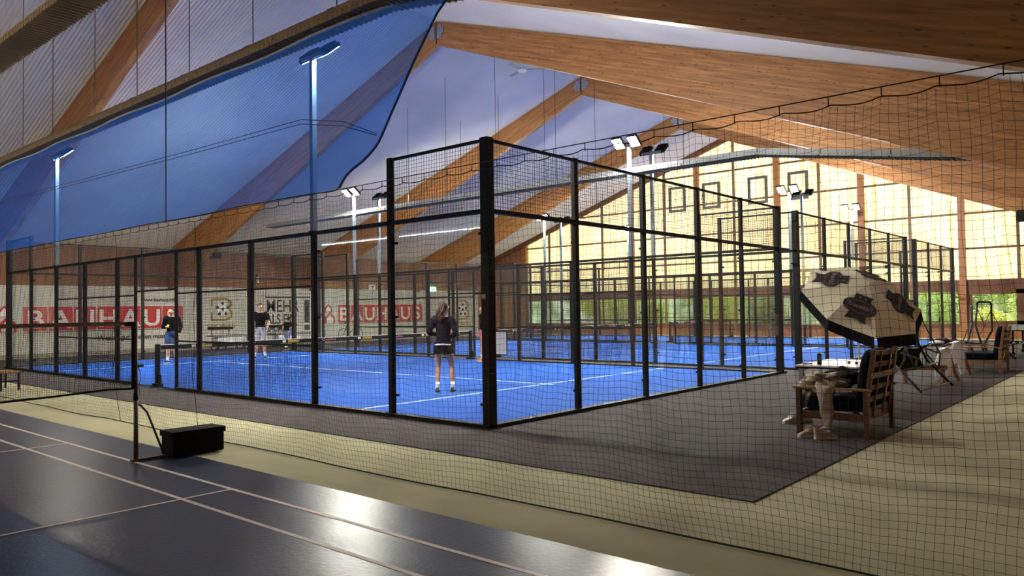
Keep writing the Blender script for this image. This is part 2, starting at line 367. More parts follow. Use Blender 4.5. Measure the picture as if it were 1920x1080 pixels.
def shrub(x, y, h, wd, li, label, n=2600, trunk=False, group='shrubs and trees outside the gable windows'):
    r = thing('tree' if trunk else 'shrub', label, 'tree' if trunk else 'shrub', (x, y, -.05), 0, group)
    m = MB()
    if trunk:
        leaves(m, (0, 0, h*.62), (wd, wd, h*.42), int(n*1.7), .095)
        leaves(m, (wd*.3, wd*.2, h*.5), (wd*.7, wd*.6, h*.22), n//3, .08)
    else:
        for _ in range(5): leaves(m, (random.uniform(-.3, .3)*wd, random.uniform(-.6, .6)*wd, h*random.uniform(.4, .6)), (wd*.6, wd*.6, h*.5), n//5, .085)
    m.build('foliage', LEAF[li], r)
    s = MB()
    for _ in range(1 if trunk else 5):
        dx, dy = random.uniform(-.3, .3), random.uniform(-.3, .3)
        s.tube([(0, 0, 0), (dx*.4, dy*.4, h*.3), (dx, dy, h*.7)], [.12 if trunk else .03, .09 if trunk else .02, .02], 6)
    s.build('trunk' if trunk else 'stems', BARK, r)
spots = [(39.6, 1.6, 3.4, 1.5, 0, 'shaded green shrub behind the low yellow one outside the rightmost window'), (38.2, -1.4, 3.0, 1.1, 1, 'fresh green shrub filling the middle of the rightmost gable window'), (35.6, -.5, 1.35, 1.3, 2, 'low yellow green shrub seen low through the rightmost gable window'), (38.5, -5.0, 6.5, 1.9, 1, 'slender tree whose trunk shows through the rightmost gable window'),
 (41.8, -.6, 5.5, 1.7, 1, 'leafy tree behind the post left of the rightmost gable window'), (36, 1.9, 2.6, 1.5, 1, 'green shrub outside the window behind the last padel posts'),
 (39.5, 4.4, 5.5, 2.0, 1, 'broad tree outside the window right of the parasol'), (35.2, 5.6, 2.2, 1.4, 0, 'dark shrub outside close to the glass behind the parasol'),
 (38, 8.6, 4.8, 1.9, 0, 'dense dark tree outside, left of the parasol through two courts'), (35.0, 11.2, 2.5, 1.6, 0, 'dark green shrub beside the window in the middle of the gable'),
 (36, 13.9, 3.0, 1.3, 2, 'bright yellow green bush outside the gable'), (39.5, 16.2, 5, 1.9, 1, 'tree outside the fourth bay from the left of the gable'),
 (35.3, 18.0, 2.4, 1.3, 1, 'mid green bush outside beyond the seated view of court two'), (36, 21.6, 3.0, 1.4, 2, 'sunlit bush outside the second bay from the left'),
 (38, 24.2, 4.2, 1.9, 2, 'sunlit tall bush outside the leftmost gable window'), (45, 2, 7, 2.6, 0, 'tall dark tree far behind the shrubs to the right'), (45, 9, 7, 2.6, 0, 'tall dark tree far behind the middle of the gable'),
 (45, 18.5, 7, 2.6, 1, 'tall tree far behind the left part of the gable'), (44, 27, 7, 2.6, 1, 'tall tree far behind the left corner of the gable'), (44.5, -6, 7, 2.6, 0, 'tall tree at the far right behind the slender tree')]
for i, (x, y, h, wd, li, lb) in enumerate(spots): shrub(x, y, h, wd, li, lb, 4200 if h > 4 else 3600, trunk=h > 4)
tag(MB().bx((49, -30, -.1), (49.6, 60, 2.6)).build('garden_wall', mat('mottled_garden_wall_render', (.50, .55, .42), .9, c2=(.10, .16, .06), nscale=.8)), 'pale garden wall behind the trees outside', 'wall', kind='structure')  # mottled dark green and pale to vary the view through the windows

# ---------------------------------------------------------------- floor coverings
tag(MB().bx((-1.54, -4.32, 0), (XG-1.6, 25.5, .012)).build('charcoal_carpet', GREYC), 'charcoal carpet laid around the padel courts', 'carpet')
r = thing('badminton_mat', 'glossy dark navy badminton court mat in the foreground', 'sports mat', (-3.39, 0, 0))
MB().bx((-7.05, -14 + 6, 0), (0, 11.5, .012)).build('mat', MATB, r)
def ln(x0, y0, x1, y1, par, m, z0=.012, z1=.0145, nm_='court_line'): return MB().bx((x0, y0, z0), (x1, y1, z1)).build(nm_, m, par)
ln(-.59, -5.16, -.55, 8.24, r, LINEP); ln(-1.05, -5.16, -1.01, 8.24, r, LINEP)
ln(-6.23, -5.16, -6.19, 8.24, r, LINEP); ln(-6.69, -5.16, -6.65, 8.24, r, LINEP)
for y in (-.46, 3.50, -5.16, 8.20, -4.4, 7.44): ln(-6.69, y-.02, -.55, y+.02, r, LINEP, .0122, .0147)
ln(-3.64, 3.5, -3.60, 8.2, r, LINEP, .0123, .0148); ln(-3.64, -5.16, -3.60, -.46, r, LINEP, .0123, .0148)

# ---------------------------------------------------------------- padel courts
T0 = .012  # top of carpet
def meshpanel(par, ax, fixed, a0, a1, z0, z1, lab=None):
    """welded mesh of real wires; ax 'x' or 'y' is the running direction"""
    m = MB(); s = .055; rw = .0021
    nv = max(2, round((a1-a0)/s)); nh = max(2, round((z1-z0)/s))
    for i in range(1, nv):
        a = a0+(a1-a0)*i/nv
        c = (a, fixed, (z0+z1)/2) if ax == 'x' else (fixed, a, (z0+z1)/2); m.box(c, (rw*2, rw*2, z1-z0))
    for j in range(1, nh):
        z = z0+(z1-z0)*j/nh
        if ax == 'x': m.box(((a0+a1)/2, fixed+.004, z), (a1-a0, rw*2, rw*2))
        else: m.box((fixed+.004, (a0+a1)/2, z), (rw*2, a1-a0, rw*2))
    m.build('mesh_panel', WIRE, par)
H4, H3 = 3.92, 2.94
def court(X0, Wd, nb, cage_label, turf_label, net_label, step=2.0):
    t = thing('padel_turf', turf_label, 'artificial turf', (X0, 0, T0))
    MB().bx((.03, .03, 0), (Wd-.03, 19.97, .012)).build('turf', TURF, t)
    for y in (3.02, 16.98): ln(.05, y-.025, Wd-.05, y+.025, t, LINEW)
    ln(Wd/2-.025, 2.82, Wd/2+.025, 17.18, t, LINEW, .0122, .0147)
    r = thing('padel_cage', cage_label, 'court enclosure', (X0, 0, T0))
    pm = BLK
    def post(x, y, h, s=(.085, .085)):
        m = MB().box((x, y, h/2), (s[0], s[1], h))
        m.box((x, y, .006), (s[0]+.09, s[1]+.09, .012)); return m
    for yb, o in ((0, -1), (20, 1)):
        for i in range(nb+1):
            x = Wd*i/nb; cor = i in (0, nb)
            m = post(x, yb, H4, (.14, .14) if cor else (.09, .075))
            if not cor:
                for z in (.32, 1.5, 2.62): m.box((x+.03, yb-o*.06, z), (.085, .05, .04))
            else:
                for z in (.32, 1.5, 2.62): m.box((x, yb-o*.08, z), (.16, .05, .04))
            m.build('post', pm, r, bevel=.006)
        e = .62 if Wd > 8 else .3
        MB().bx((-.07, yb-.04, H3-.045), (Wd+e, yb+.04, H3+.015)).build('middle_rail', pm, r)
        MB().bx((0, yb-.02, H4-.05), (Wd, yb+.02, H4-.01)).build('top_rail', pm, r)
        MB().bx((-.1, yb-.07, 0), (Wd+.25, yb+.07, .05)).build('base_beam', pm, r)
        MB().bx((.03, yb-o*.11-.02, .012), (Wd-.03, yb-o*.11+.02, .03)).build('inner_kerb', LINEW if yb == 0 else ALU, r)
        for i in range(nb):
            a, b = Wd*i/nb+.05, Wd*(i+1)/nb-.05
            MB().bx((a, yb-o*.05-.006, .05), (b, yb-o*.05+.006, H3-.05)).build('glass_panel', GLASS, r)
            meshpanel(r, 'x', yb, a, b, H3+.01, H4-.05)
    for xb, o in ((0, -1), (Wd, 1)):
        for y in (2, 4, 6, 8, 12, 14, 16, 18):
            m = post(xb, y, H4 if y in (2, 18) else H3, (.08, .09))
            if y in (2, 4, 16, 18):
                for z in (.32, 1.5, 2.62): m.box((xb-o*.055, y-.035, z), (.05, .085, .04))
            m.build('post', pm, r, bevel=.006)
        for y in (9.0, 11.0): MB().box((xb, y, H3/2), (.05, .06, H3)).build('door_post', pm, r)
        MB().bx((xb-.04, -.04, H3-.045), (xb+.04, 20.04, H3+.015)).build('middle_rail', pm, r)
        for y0, y1 in ((0, 2), (18, 20)):
            MB().bx((xb-.02, y0, H4-.05), (xb+.02, y1, H4-.01)).build('top_rail', pm, r)
            meshpanel(r, 'y', xb, y0+.05, y1-.05, H3+.01, H4-.05)
        for y0, y1 in ((0, 8.95), (11.05, 20)): MB().bx((xb-.07, y0, 0), (xb+.07, y1, .05)).build('base_beam', pm, r)
        for y0, y1 in ((0, 2), (2, 4), (16, 18), (18, 20)):
            MB().bx((xb-o*.05-.006, y0+.05, .05), (xb-o*.05+.006, y1-.05, H3-.05)).build('glass_panel', GLASS, r)
        for y0, y1 in ((4, 6), (6, 8), (8, 9), (11, 12), (12, 14), (14, 16)):
            meshpanel(r, 'y', xb, y0+.04, y1-.04, .05, H3-.05)
            for z in (1.02, 2.03): MB().box((xb, (y0+y1)/2, z), (.035, y1-y0-.06, .035)).build('cross_rail', pm, r)
        MB().box((xb, 10, 2.12), (.04, 2, .04)).build('door_lintel', pm, r)
        meshpanel(r, 'y', xb, 9.04, 10.96, 2.14, H3-.05)
    # net
    nt_ = thing('padel_net', net_label, 'net', (X0, 10, T0+.012))
    for x in (.05, Wd-.05):
        m = MB().box((x, 0, .46), (.09, .09, .92)); m.box((x, 0, .03), (.12, .3, .06)); m.box((x, -.1, .16), (.05, .1, .2)); m.build('net_post', BLK, nt_, bevel=.01)
    m = MB(); nx = int((Wd-.2)/.06)
    for i in range(nx+1):
        x = .1+(Wd-.2)*i/nx; m.box((x, 0, .42), (.003, .003, .84))
    for j in range(14): m.box((Wd/2, .002, .03+j*.06), (Wd-.2, .003, .003))
    m.build('netting', NETM, nt_)
    bd = MB().bx((.12, -.012, .80), (Wd-.12, .012, .90)).build('net_band', BLK, nt_)
    MB().bx((.12, -.014, .895), (Wd-.12, .014, .905)).build('band_edge', WHITE, nt_)
    PINK = mat('pink_lettering', (.75, .25, .33), .6, noise=.05, nscale=8)
    xs = [1.6+i*2.35 for i in range(int(Wd/2.35))]
    for i, x in enumerate(xs):
        text('Gasilos', .085, PINK, frame((x+.62, -.0155, .822), (1, 0, 0), (0, 0, 1), (0, -1, 0)), nt_, ext=.001, ax='CENTER', sx=1.8)
        MB().bx((x-.62, -.0165, .818), (x-.3, -.0125, .88)).build('gold_band_badge', GOLD, nt_)
        MB().bx((x-.78, -.0165, .825), (x-.69, -.0125, .875)).build('white_band_mark', WHITE, nt_)
    return r
court(0, 10.03, 5, 'nearest padel court enclosure of black posts, glass and welded mesh', 'bright blue turf of the nearest padel court', 'padel net across the nearest blue court behind the woman')
court(11.2, 10.25, 5, 'middle padel court enclosure behind the parasol and the nearest court', 'bright blue turf of the middle padel court', 'padel net across the middle blue court')
court(22.75, 6.25, 3, 'small far padel court enclosure next to the gable windows', 'bright blue turf of the small far padel court', 'padel net across the small far court')

# floodlight masts ------------------------------------------------------------
def mast(x, y, side, label, top=6.02, base=H3):
    r = thing('floodlight_mast', label, 'floodlight', (x, y, T0+.012 if False else T0), 0, 'floodlight masts on the padel courts')
    s = side  # direction of light (+1 = +X)
    ox = 0
    MB().box((ox, 0, (H3+.012+top-.1)/2), (.085, .085, top-.112-H3)).build('pole', MAST, r)
    MB().box((ox, 0, H3+.02), (.13, .13, .012)).build('base_plate', BLK, r)
    MB().box((ox, 0, top-.08), (.06, .62, .06)).build('crossbar', MAST, r)
    for k_ in (-1, 1):
        hd = MB(); Rm = Matrix.Rotation(-radians(40)*s, 3, 'Y')
        c = Vector((ox+.14*s, k_*.24, top+.02))
        hd.box(c, (.36, .30, .07), Rm)
        for q in range(6): hd.box(c+Rm @ Vector((-.14+.055*q, 0, .055)), (.012, .28, .05), Rm)
        h_ = hd.build('floodlight_head', BLK if s < 0 or True else WHITE, r)
        MB().box(c+Rm @ Vector((0, 0, -.037)), (.31, .25, .006), Rm).build('led_lens', LEDW, h_)
        MB().bar((ox, k_*.24, top-.08), (ox+.1*s, k_*.24, top), .03, .03).build('bracket', MAST, r)
MAST = mat('pale_blue_grey_mast_paint', (.13, .17, .21), .45, noise=.08, nscale=5)
near, mid, far = 'nearest court', 'middle court', 'small far court'
for x, y, s, lb in ((0, 4, 1, 'tall floodlight mast behind the blue curtain, on the near fence of the nearest court'), (0, 16, 1, 'floodlight mast behind the curtain at the far left, on the nearest court'),
    (10.03, 4, -1, 'bright twin floodlight mast just below the second roof apex, on the nearest court'), (10.03, 16, -1, 'lit floodlight mast just under the torn lower tip of the curtain'),
    (11.2, 4, 1, 'dark backed floodlight mast right beside the bright twin mast, on the middle court'), (11.2, 16, 1, 'dark backed floodlight mast right of the one under the curtain tip'),
    (21.45, 4, -1, 'glaring floodlight mast in front of a vent window of the cream gable'), (21.45, 16, -1, 'glaring floodlight mast seen through glass left of the gable windows'),
    (22.75, 4, 1, 'floodlight mast with dark heads just right of the glaring one before the gable'), (22.75, 16, 1, 'dark backed floodlight mast seen through glass at the left end of the gable'),
    (29.0, 4, -1, 'rightmost glaring floodlight mast, on the small far court'), (29.0, 16, -1, 'glaring floodlight mast low in front of the gable, left half')):
    mast(x, y, s, lb)

# ---------------------------------------------------------------- suspended luminaire rows
LOUV = mat('brown_grey_louvre', (.42, .34, .22), .5, noise=.15, nscale=6)
LOUV2 = mat('galvanised_white_louvre', (.26, .28, .29), .45, .3, noise=.1, nscale=6)
def row(X, z, ybend, y1, slope, y0, m, label, zz=None, wd=.34, lit=None, segl=2.0):
    r = thing('luminaire_row', label, 'light fitting', (X, ybend, z), 0, 'suspended rows of louvred lights')
    def seg(pa, pb):
        pa, pb = Vector(pa), Vector(pb); d = (pb-pa); L = d.length; u = d.normalized(); n_ = Vector((1, 0, 0)); upv = n_.cross(u); upv = upv if upv.z > 0 else -upv
        b = MB(); Rm = Matrix((u, n_, upv)).transposed(); mid_ = (pa+pb)/2
        b.box(mid_+upv*.085, (L-.02, wd*.62, .06), Rm)
        for s in (() if lit else (-1, 1)):
            b.box(mid_+n_*s*wd*.34+upv*.03, (L-.02, .012, .12), Rm)
            b.box(mid_+n_*s*wd*.5-upv*.03, (L-.02, .012, .05), Rm)
        o = b.build('housing', m, r)
        g = MB(); k_ = int(L/.09)
        for i in range(k_ if not lit else 0): g.box(pa+u*(i+.5)*L/k_-upv*.03, (.008, wd*1.06, .075), Rm)
        if not lit: g.build('louvre', m, o)
        if lit:
            g = MB()
            for s in (-.5, .5): g.box(mid_+n_*s*wd*.36+upv*.0, (L-.05, .03, .026), Rm)
            g.build('tube_lamp', lit, o)
    y = 0
    while y < y1-ybend-.1: seg((0, y, 0), (0, y+segl, 0)); y += segl
    y = 0
    while y > y0-ybend+.1: seg((0, y, slope*y), (0, y-segl*.75, slope*(y-segl*.75))); y -= segl*.75
    return r
rowA = row(-2.15, 5.02, -.45, 22, .16, -7.5, LOUV, 'long unlit louvred light row running along the top of the blue curtain')
rowB = row(-4.4, 5.05, 1.6, 17, .16, 1.0, mat('olive_brown_louvre', (.62, .50, .30), .5, noise=.1, nscale=6), 'unlit louvred light row in the top left corner above the badminton court', wd=.36)
rowC = row(10.6, 5.35, .6, 22, .16, -6.6, LOUV2, wd=.5, label='pale louvred light row hanging between the nearest and the middle padel court')
rowD = row(-12.6, 4.6, 3, 26, .16, 3, LOUV2, 'lit warm light row over the rear of the hall, mirrored in the court glass', lit=TUBE)
# hanging rods carrying the rows
RODM = mat('dark_steel_cable', (.05, .05, .055), .5, .5, noise=.2, nscale=9)
cl = ['first', 'second', 'third', 'fourth', 'fifth', 'sixth', 'seventh']
for i, y in enumerate((11.42, 9.66, 7.56, 5.81, 4.01, 2.23, .38)):
    r = thing('hanging_cable', 'thin cable holding the curtain light row, %s of seven from the left' % cl[i], 'cable', (-2.15, y, 5.12), 0, 'cables holding the light row')
    MB().tube([(0, 0, 0), (0, 0, zroof(y)-5.05)], .007, 6).build('cable', RODM, r); MB().box((0, 0, .0), (.2, .12, .05)).build('clamp', BLK, r)
# cables and rods under the middle bays: (x, y, z bottom, label)
for i, (x, y, zb, rad) in enumerate(((12.1, 15.3, 5.6, .008), (12.05, 13.15, 5.6, .008), (15.0, 15.3, 6.2, .008), (12.65, 11.2, 5.6, .008), (15.05, 13.2, 6.2, .008), (15.1, 10.9, 5.5, .009), (15.4, 10.6, 5.5, .009), (16.3, 9.4, 5.5, .009), (22.6, 10.0, 5.5, .01), (23.3, 9.4, 5.5, .01))):
    tag(MB().tube([(0, 0, 0), (0, 0, zroof(y)-zb+.05)], rad, 6).build('hanging_rod', RODM, loc=(x, y, zb)), 'thin rod hanging from the roof over the padel courts, %d from the left' % (i+1), 'cable', 'thin rods hanging under the roof')
tag(MB().tube([(-2.86, 3.23, 8.5), (-2.86, 3.23, 5.2), (-2.86, 3.23, 2.83)], .009, 6).build('pull_cord', RODM), 'long pull cord hanging down across the blue curtain to its lower hem', 'cord')

# ceiling fan
r = thing('ceiling_fan', 'three bladed ceiling fan hanging from the ridge on a thin rod', 'fan', (14.0, 11.05, 10.5))
MB().tube([(0, 0, 0), (0, 0, .52)], .02, 8).build('rod', WHITE, r)
MB().lathe([(.02, .1), (.06, .06), (.16, .03), (.17, -.03), (.12, -.08), (.04, -.1)], 20).build('motor', WHITE, r, smooth=True)
for a in (-52, 70, 190):
    d = Vector((cos(radians(a)), sin(radians(a)), 0)); MB().bar(d*.14, d*.85, .15, .012).build('blade', mat('slate_fan_blade', (.10, .13, .2), .5, noise=.1, nscale=4), r)

# ---------------------------------------------------------------- divider net, curtain
XN = -2.8
def ropez(y): return 2.80+.004*(abs(y+2.8))**1.5 if y > -2.8 else 2.80
def net():
    r = thing('divider_net', 'tall black mesh divider net hanging between badminton and padel area', 'net', (0, 0, 0))
    s = .05; y0, y1 = -8.1, 13.0; ny = int((y1-y0)/s); nz = 56
    top = lambda y: 2.812-.020*sin(pi*(((y-y0)/.3) % 1))
    def pt(i, j):
        y = y0+i*s; t = j/nz; z = top(y)*t+.012*(1-t)
        if y > -.4: z = (top(y)+.0)*t+.012*(1-t)
        wv = (.05*sin(y*1.9+.6*sin(z*1.3))+.03*sin(y*4.7+z*1.1))*min(1, .15+t*4)
        x = XN+wv*(1-.8*t)+.012*sin(y*21+z*9)*min(1, t*5)
        if t < .22: x += .12*(.22-t)*(1+.3*sin(y*1.3)) / .22*.6
        if y > 5.5 and t < .3: x -= .25*(.3-t)*max(0, sin((y-5.5)*1.3))
        yy = y+.010*sin(z*7+y*3)+.016*sin(z*2.3+y*1.7); zz = z+.012*sin(y*5.1+z*3)*min(1, t*6)*(1-t)*1.6
        return Vector((x, yy, max(.008, zz)))
    G = [[pt(i, j) for j in range(nz+1)] for i in range(ny+1)]
    # split in bays so that every rope length is its own mesh of cords
    m = MB(); R3 = .0012
    for i in range(ny+1): m.tube(G[i], R3, 3, cap=False)
    for j in range(nz+1): m.tube([G[i][j] for i in range(ny+1)], R3, 3, cap=False)
    m.build('netting', NETM, r)
    MB().tube([G[i][nz] for i in range(ny+1)], .004, 6).build('head_rope', NETM, r)
    MB().tube([G[i][0] for i in range(ny+1)], .007, 6).build('lead_rope', NETM, r)
    MB().tube([(XN, y0, 2.865), (XN, 2.8, 2.855), (XN, y1, 2.89)], .004, 6).build('support_wire', RODM, r)
    m = MB(); y = y0
    while y < y1:
        MB().tube([(XN, y, 2.86), (XN, y, 2.80)], .0035, 5).build('hook', BLK, r); y += .3
    for yv in (2.6, 5.0): MB().tube([pt(int((yv-y0)/s), j) for j in range(0, nz+1, 4)], .004, 5).build('seam_cord', NETM, r)
net()
def curtain():
    r = thing('blue_curtain', 'translucent blue gauze curtain hanging above the divider net', 'curtain', (0, 0, 0))
    edge = [(4.95, -1.75), (4.59, -1.46), (4.08, -1.27), (3.65, -1.14), (3.26, -1.0), (3.13, -.87), (3.02, -.6), (2.9, -.54)]
    def ye(z):
        for (za, ya), (zb, yb) in zip(edge, edge[1:]):
            if z >= zb: t = (za-z)/(za-zb); return ya+(yb-ya)*min(1, max(0, t))
        return edge[-1][1]
    P = []; nzz = 34; nyy = 150
    for j in range(nzz+1):
        z = 4.95-(4.95-2.87)*j/nzz; row_ = []; ya = ye(z)
        for i in range(nyy+1):
            t = (i/nyy)**1.5; y = ya+(19-ya)*t
            x = XN+(z-2.8)*.3-.02+.025*sin(y*2.2+z*.7)+.02*sin(y*5.3+z)*max(0, 1-(y-ya)/2.5)+.05*sin((y-ya)*9+z*4)*max(0, 1-(y-ya)/1.0)*max(0, (3.6-z))
            row_.append(Vector((x, y, z)))
        P.append(row_)
    MB().grid(P).build('gauze', CURT, r, smooth=True)
    BLUE = mat('royal_blue_webbing', (.01, .10, .42), .8, noise=.15, nscale=20)
    MB().tube([q[0] for q in P], .012, 6).build('edge_webbing', BLUE, r)
    MB().tube([q for q in P[0]], .02, 6).build('top_hem', WHITE, r)
    MB().tube([q for q in P[-1]], .006, 6).build('bottom_hem', NETM, r)
    for dz in (0, .05):
        MB().tube([(XN+.28, -.78, 3.42+dz*.3), (XN+.3, -.2, 3.62+dz), (XN+.3, .6, 3.78+dz), (XN+.32, 3, 3.82+dz), (XN+.32, 7, 3.90+dz), (XN+.32, 13, 4.02+dz)], .005, 5).build('draw_cord', RODM, r)
curtain()

# ---------------------------------------------------------------- badminton net
BRPOLE = mat('bronze_painted_pole', (.16, .125, .09), .4, .4, noise=.2, nscale=9)
r = thing('badminton_net', 'badminton net on a bronze steel post in the left foreground', 'net', (-3.94, 1.6, .0145))
MB().tube([(0, 0, 0), (0, 0, .7)], .024, 12).build('lower_post', BRPOLE, r, smooth=True)
MB().tube([(0, 0, .66), (0, 0, 1.52)], .020, 12).build('upper_post', BRPOLE, r, smooth=True)
MB().tube([(0, 0, .66), (0, 0, .74)], .027, 12).build('collar', BLK, r, smooth=True)
MB().tube([(.01, 0, .62), (.05, 0, .60), (.12, 0, .52), (.30, 0, .04)], .013, 8).build('brace', BRPOLE, r, smooth=True)
MB().bx((-.05, -.03, 0), (.32, .03, .025)).build('foot_plate', BRPOLE, r)
m = MB(); nn = 290
for i in range(nn): m.box((-.03-i*.0209, 0, 1.13), (.0022, .0022, .72))
for j in range(34): m.box((-3.06, .001, .78+j*.0215), (6.06, .0022, .0022))
m.build('netting', mat('brown_net_cord', (.03, .022, .016), .8, noise=.1, nscale=9), r)
MB().bx((-6.1, -.009, 1.475), (-.12, .009, 1.515)).build('head_tape', mat('beige_tape', (.30, .24, .18), .8, noise=.15, nscale=9), r)
MB().bx((-.12, -.01, 1.47), (.0, .01, 1.51)).build('tape_end', BLK, r)
m = MB(); m.tube([(-.02, 0, .79), (-.3, 0, .80), (-.8, 0, .775), (-1.6, 0, .755), (-3, 0, .75), (-6, 0, .77)], .012, 6); m.build('lower_hem', BLK, r)
MB().bx((-.045, -.006, .78), (-.02, .006, 1.5)).build('side_hem', BLK, r)
MB().tube([(0, .02, 1.1), (.05, .02, .98), (.06, .02, .9), (.04, .02, .8), (.05, .02, .72)], .004, 5).build('loose_cord', NETM, r)
MB().box((.045, 0, 1.03), (.06, .03, .03)).build('cleat', BRPOLE, r)
r = thing('counterweight_box', 'black fabric covered weight box at the foot of the badminton post', 'box', (-3.29, 1.62, .0145))
m = MB(); m.box((0, 0, .135), (.60, .30, .27)); m.build('weight', FAB, r, bevel=.015)
m = MB(); P = []
for rz_ in range(2): P.append([Vector(((-.31 if a in (0, 3) else .31), (-.16 if a < 2 else .16), .215 if rz_ == 0 else .275)) for a in range(4)])
m.grid(P, closed=True); m.f.append((4, 5, 6, 7)); m.build('cover_flap', FAB, r, solid=.006, bevel=.008)

# small bench at the left
r = thing('low_bench', 'low wooden bench with dark legs at the left edge behind the badminton net', 'bench', (-2.2, 12.5, 0), .05)
MB().box((0, 0, .39), (.42, .9, .035)).build('seat', ORWOOD, r, bevel=.006)
for x in (-.17, .17):
    for y in (-.38, .38): MB().box((x, y, .187), (.04, .03, .374)).build('leg', BLK, r)
MB().box((.0, -.38, .2), (.34, .02, .03)).build('stretcher', BLK, r)

# ---------------------------------------------------------------- left wall: banners and fittings
YW = YL-.04
def wf(x, z, dy=.012): return frame((x, YW-dy, z), (1, 0, 0), (0, 0, 1), (0, -1, 0))
def bauhaus(x0, z0, pitch, hh, label, hx):
    r = thing('wall_sign', label, 'sign', (0, 0, 0))
    for i, ch in enumerate('BAUHAUS'):
        xx = x0+i*pitch
        b = MB().bx((xx, YW-.02, z0), (xx+pitch*.93, YW-.004, z0+hh)).build('letter_tile', RED, r)
        MB().bx((xx-.02, YW-.006, z0-.02), (xx+pitch*.93+.02, YW-.002, z0+hh+.02)).build('tile_edge', WHITE, b)
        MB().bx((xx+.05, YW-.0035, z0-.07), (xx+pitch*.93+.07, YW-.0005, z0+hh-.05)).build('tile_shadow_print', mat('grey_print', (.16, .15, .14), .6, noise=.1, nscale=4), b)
        text(ch, hh*1.04, WHITE, wf(xx+pitch*.465, z0+hh*.13, .022), b, 'letter', .003, 'CENTER', 1.1, .02)
    # three gabled houses
    for (cx, cz, s) in ((hx, z0+.62, .52), (hx-.38, z0+.18, .42), (hx+.12, z0-.02, .72)):
        pl = [(-s*.5, 0), (s*.5, 0), (s*.5, s*.45), (0, s*.95), (-s*.5, s*.45)]
        MB().prism(pl, 0, .01, ((cx, YW-.002, cz), (1, 0, 0), (0, 0, 1), (0, -1, 0))).build('house_outline', RED, r)
        MB().prism([(a*.62, b*.72+.03) for a, b in pl], .01, .016, ((cx, YW-.002, cz), (1, 0, 0), (0, 0, 1), (0, -1, 0))).build('house_face', WHITE, r)
    return r
s1 = bauhaus(3.23, .95, .985, 1.05, 'large white wall banner with red letter tiles, left of the gold football logo', 2.55)
text('www.bauhaus.info', .26, BLACKT, wf(8.2, 2.22), s1, 'web_address', .002, 'LEFT', .82, .004)
text("Wenn's gut werden muss.", .32, BLACKT, wf(6.2, .46), s1, 'slogan', .002, 'LEFT', .93, .008)
bauhaus(19.3, .95, .95, 1.05, 'red lettered wall banner further right, behind the middle court', 18.65)
def sport(x, z, s, label):
    r = thing('club_logo', label, 'logo', (0, 0, 0))
    fr = ((x, YW-.002, z), (1, 0, 0), (0, 0, 1), (0, -1, 0))
    a = MB()
    for q in ([(-.5, .98), (.2, 1.0), (.45, .85), (.45, .65), (.3, .52), (.48, .4), (.48, .12), (.2, 0), (-.5, 0)],):
        a.tube([Vector((x+u*s, YW-.02, z+v*s)) for u, v in q]+[Vector((x-.5*s, YW-.02, z+.36*s))], .05*s, 6)
    a.tube([(x-.5*s, YW-.02, z+.98*s), (x-.5*s, YW-.02, z+.66*s)], .05*s, 6); a.build('letter_b', GOLD, r)
    MB().ell((x+.02*s, YW-.032, z+.5*s), (.33*s, .030, .33*s), 20, 12).build('football', WHITE, r, smooth=True)
    b = MB()
    for ang, rad in ((0, 0), (90, .27), (162, .27), (234, .27), (306, .27), (18, .27)):
        cx, cz = x+.02*s+rad*s*cos(radians(ang)), z+.5*s+rad*s*sin(radians(ang))
        b.prism([(.085*s*cos(radians(90+72*k_)), .085*s*sin(radians(90+72*k_))) for k_ in range(5)], .060 if rad == 0 else .045, .066 if rad == 0 else .056, ((cx, YW-.0, cz), (1, 0, 0), (0, 0, 1), (0, -1, 0)))
    b.build('football_patches', BLACKT, r)
    text('SPORTS', .33*s, GOLD, wf(x-.75*s, z-.42*s), r, 'club_name', .003, 'LEFT', 1.25, .006)
sport(12.15, 1.28, 1.08, 'gold letter B with a football painted on the white wall, left one')
sport(31.0-1.4, 1.0, 1.25, 'gold letter B with a football on the wall at the far end')
r = thing('slogan_sign', 'black three line lettering sign with a large exclamation mark on the white wall', 'sign', (0, 0, 0))
MB().bx((14.55, YW-.01, .35), (17.55, YW-.002, 2.55)).build('panel', mat('off_white_panel', (.60, .60, .55), .6, noise=.06, nscale=3), r)
text('MEHR', .98, BLACKT, wf(14.65, 1.63), r, 'word', .002, 'LEFT', .80, .006)
text('ALS EIN', .74, BLACKT, wf(14.65, 1.0), r, 'word', .002, 'LEFT', .74, .012)
text('BAUMARKT', .52, BLACKT, wf(14.65, .58), r, 'word', .002, 'LEFT', .71, .010)
MB().bx((17.05, YW-.015, 1.02), (17.4, YW-.002, 2.3)).bx((17.05, YW-.015, .6), (17.4, YW-.002, .9)).build('exclamation_mark', BLACKT, r)
MB().bx((14.6, YW-.015, 2.4), (17.45, YW-.002, 2.48)).bx((14.6, YW-.015, .38), (17.45, YW-.002, .46)).build('border_bars', BLACKT, r)
r = thing('number_sign', 'small white number seven sign on the brown wall band', 'sign', (21.88, YL, 2.98))
MB().bx((-.25, -.02, -.2), (.25, 0, .24)).build('board', WHITE, r); text('7', .46, BLACKT, frame((0, -.022, -.16), (1, 0, 0), (0, 0, 1), (0, -1, 0)), r, 'numeral', .002, 'CENTER')
r = thing('exit_sign', 'green lit emergency exit sign on the brown wall band', 'sign', (26.9, YL, 3.0))
MB().bx((-.28, -.06, -.14), (.28, 0, .14)).build('light_box', mat('green_exit_light', (.1, .6, .3), .4, emit=(.25, 1, .55), estr=2.5), r)
m = MB(); m.prism([(-.2, -.03), (-.02, -.03), (-.02, -.09), (.1, 0), (-.02, .09), (-.02, .03), (-.2, .03)], .06, .064, ((.05, 0, 0), (1, 0, 0), (0, 0, 1), (0, -1, 0))); m.build('arrow', WHITE, r)
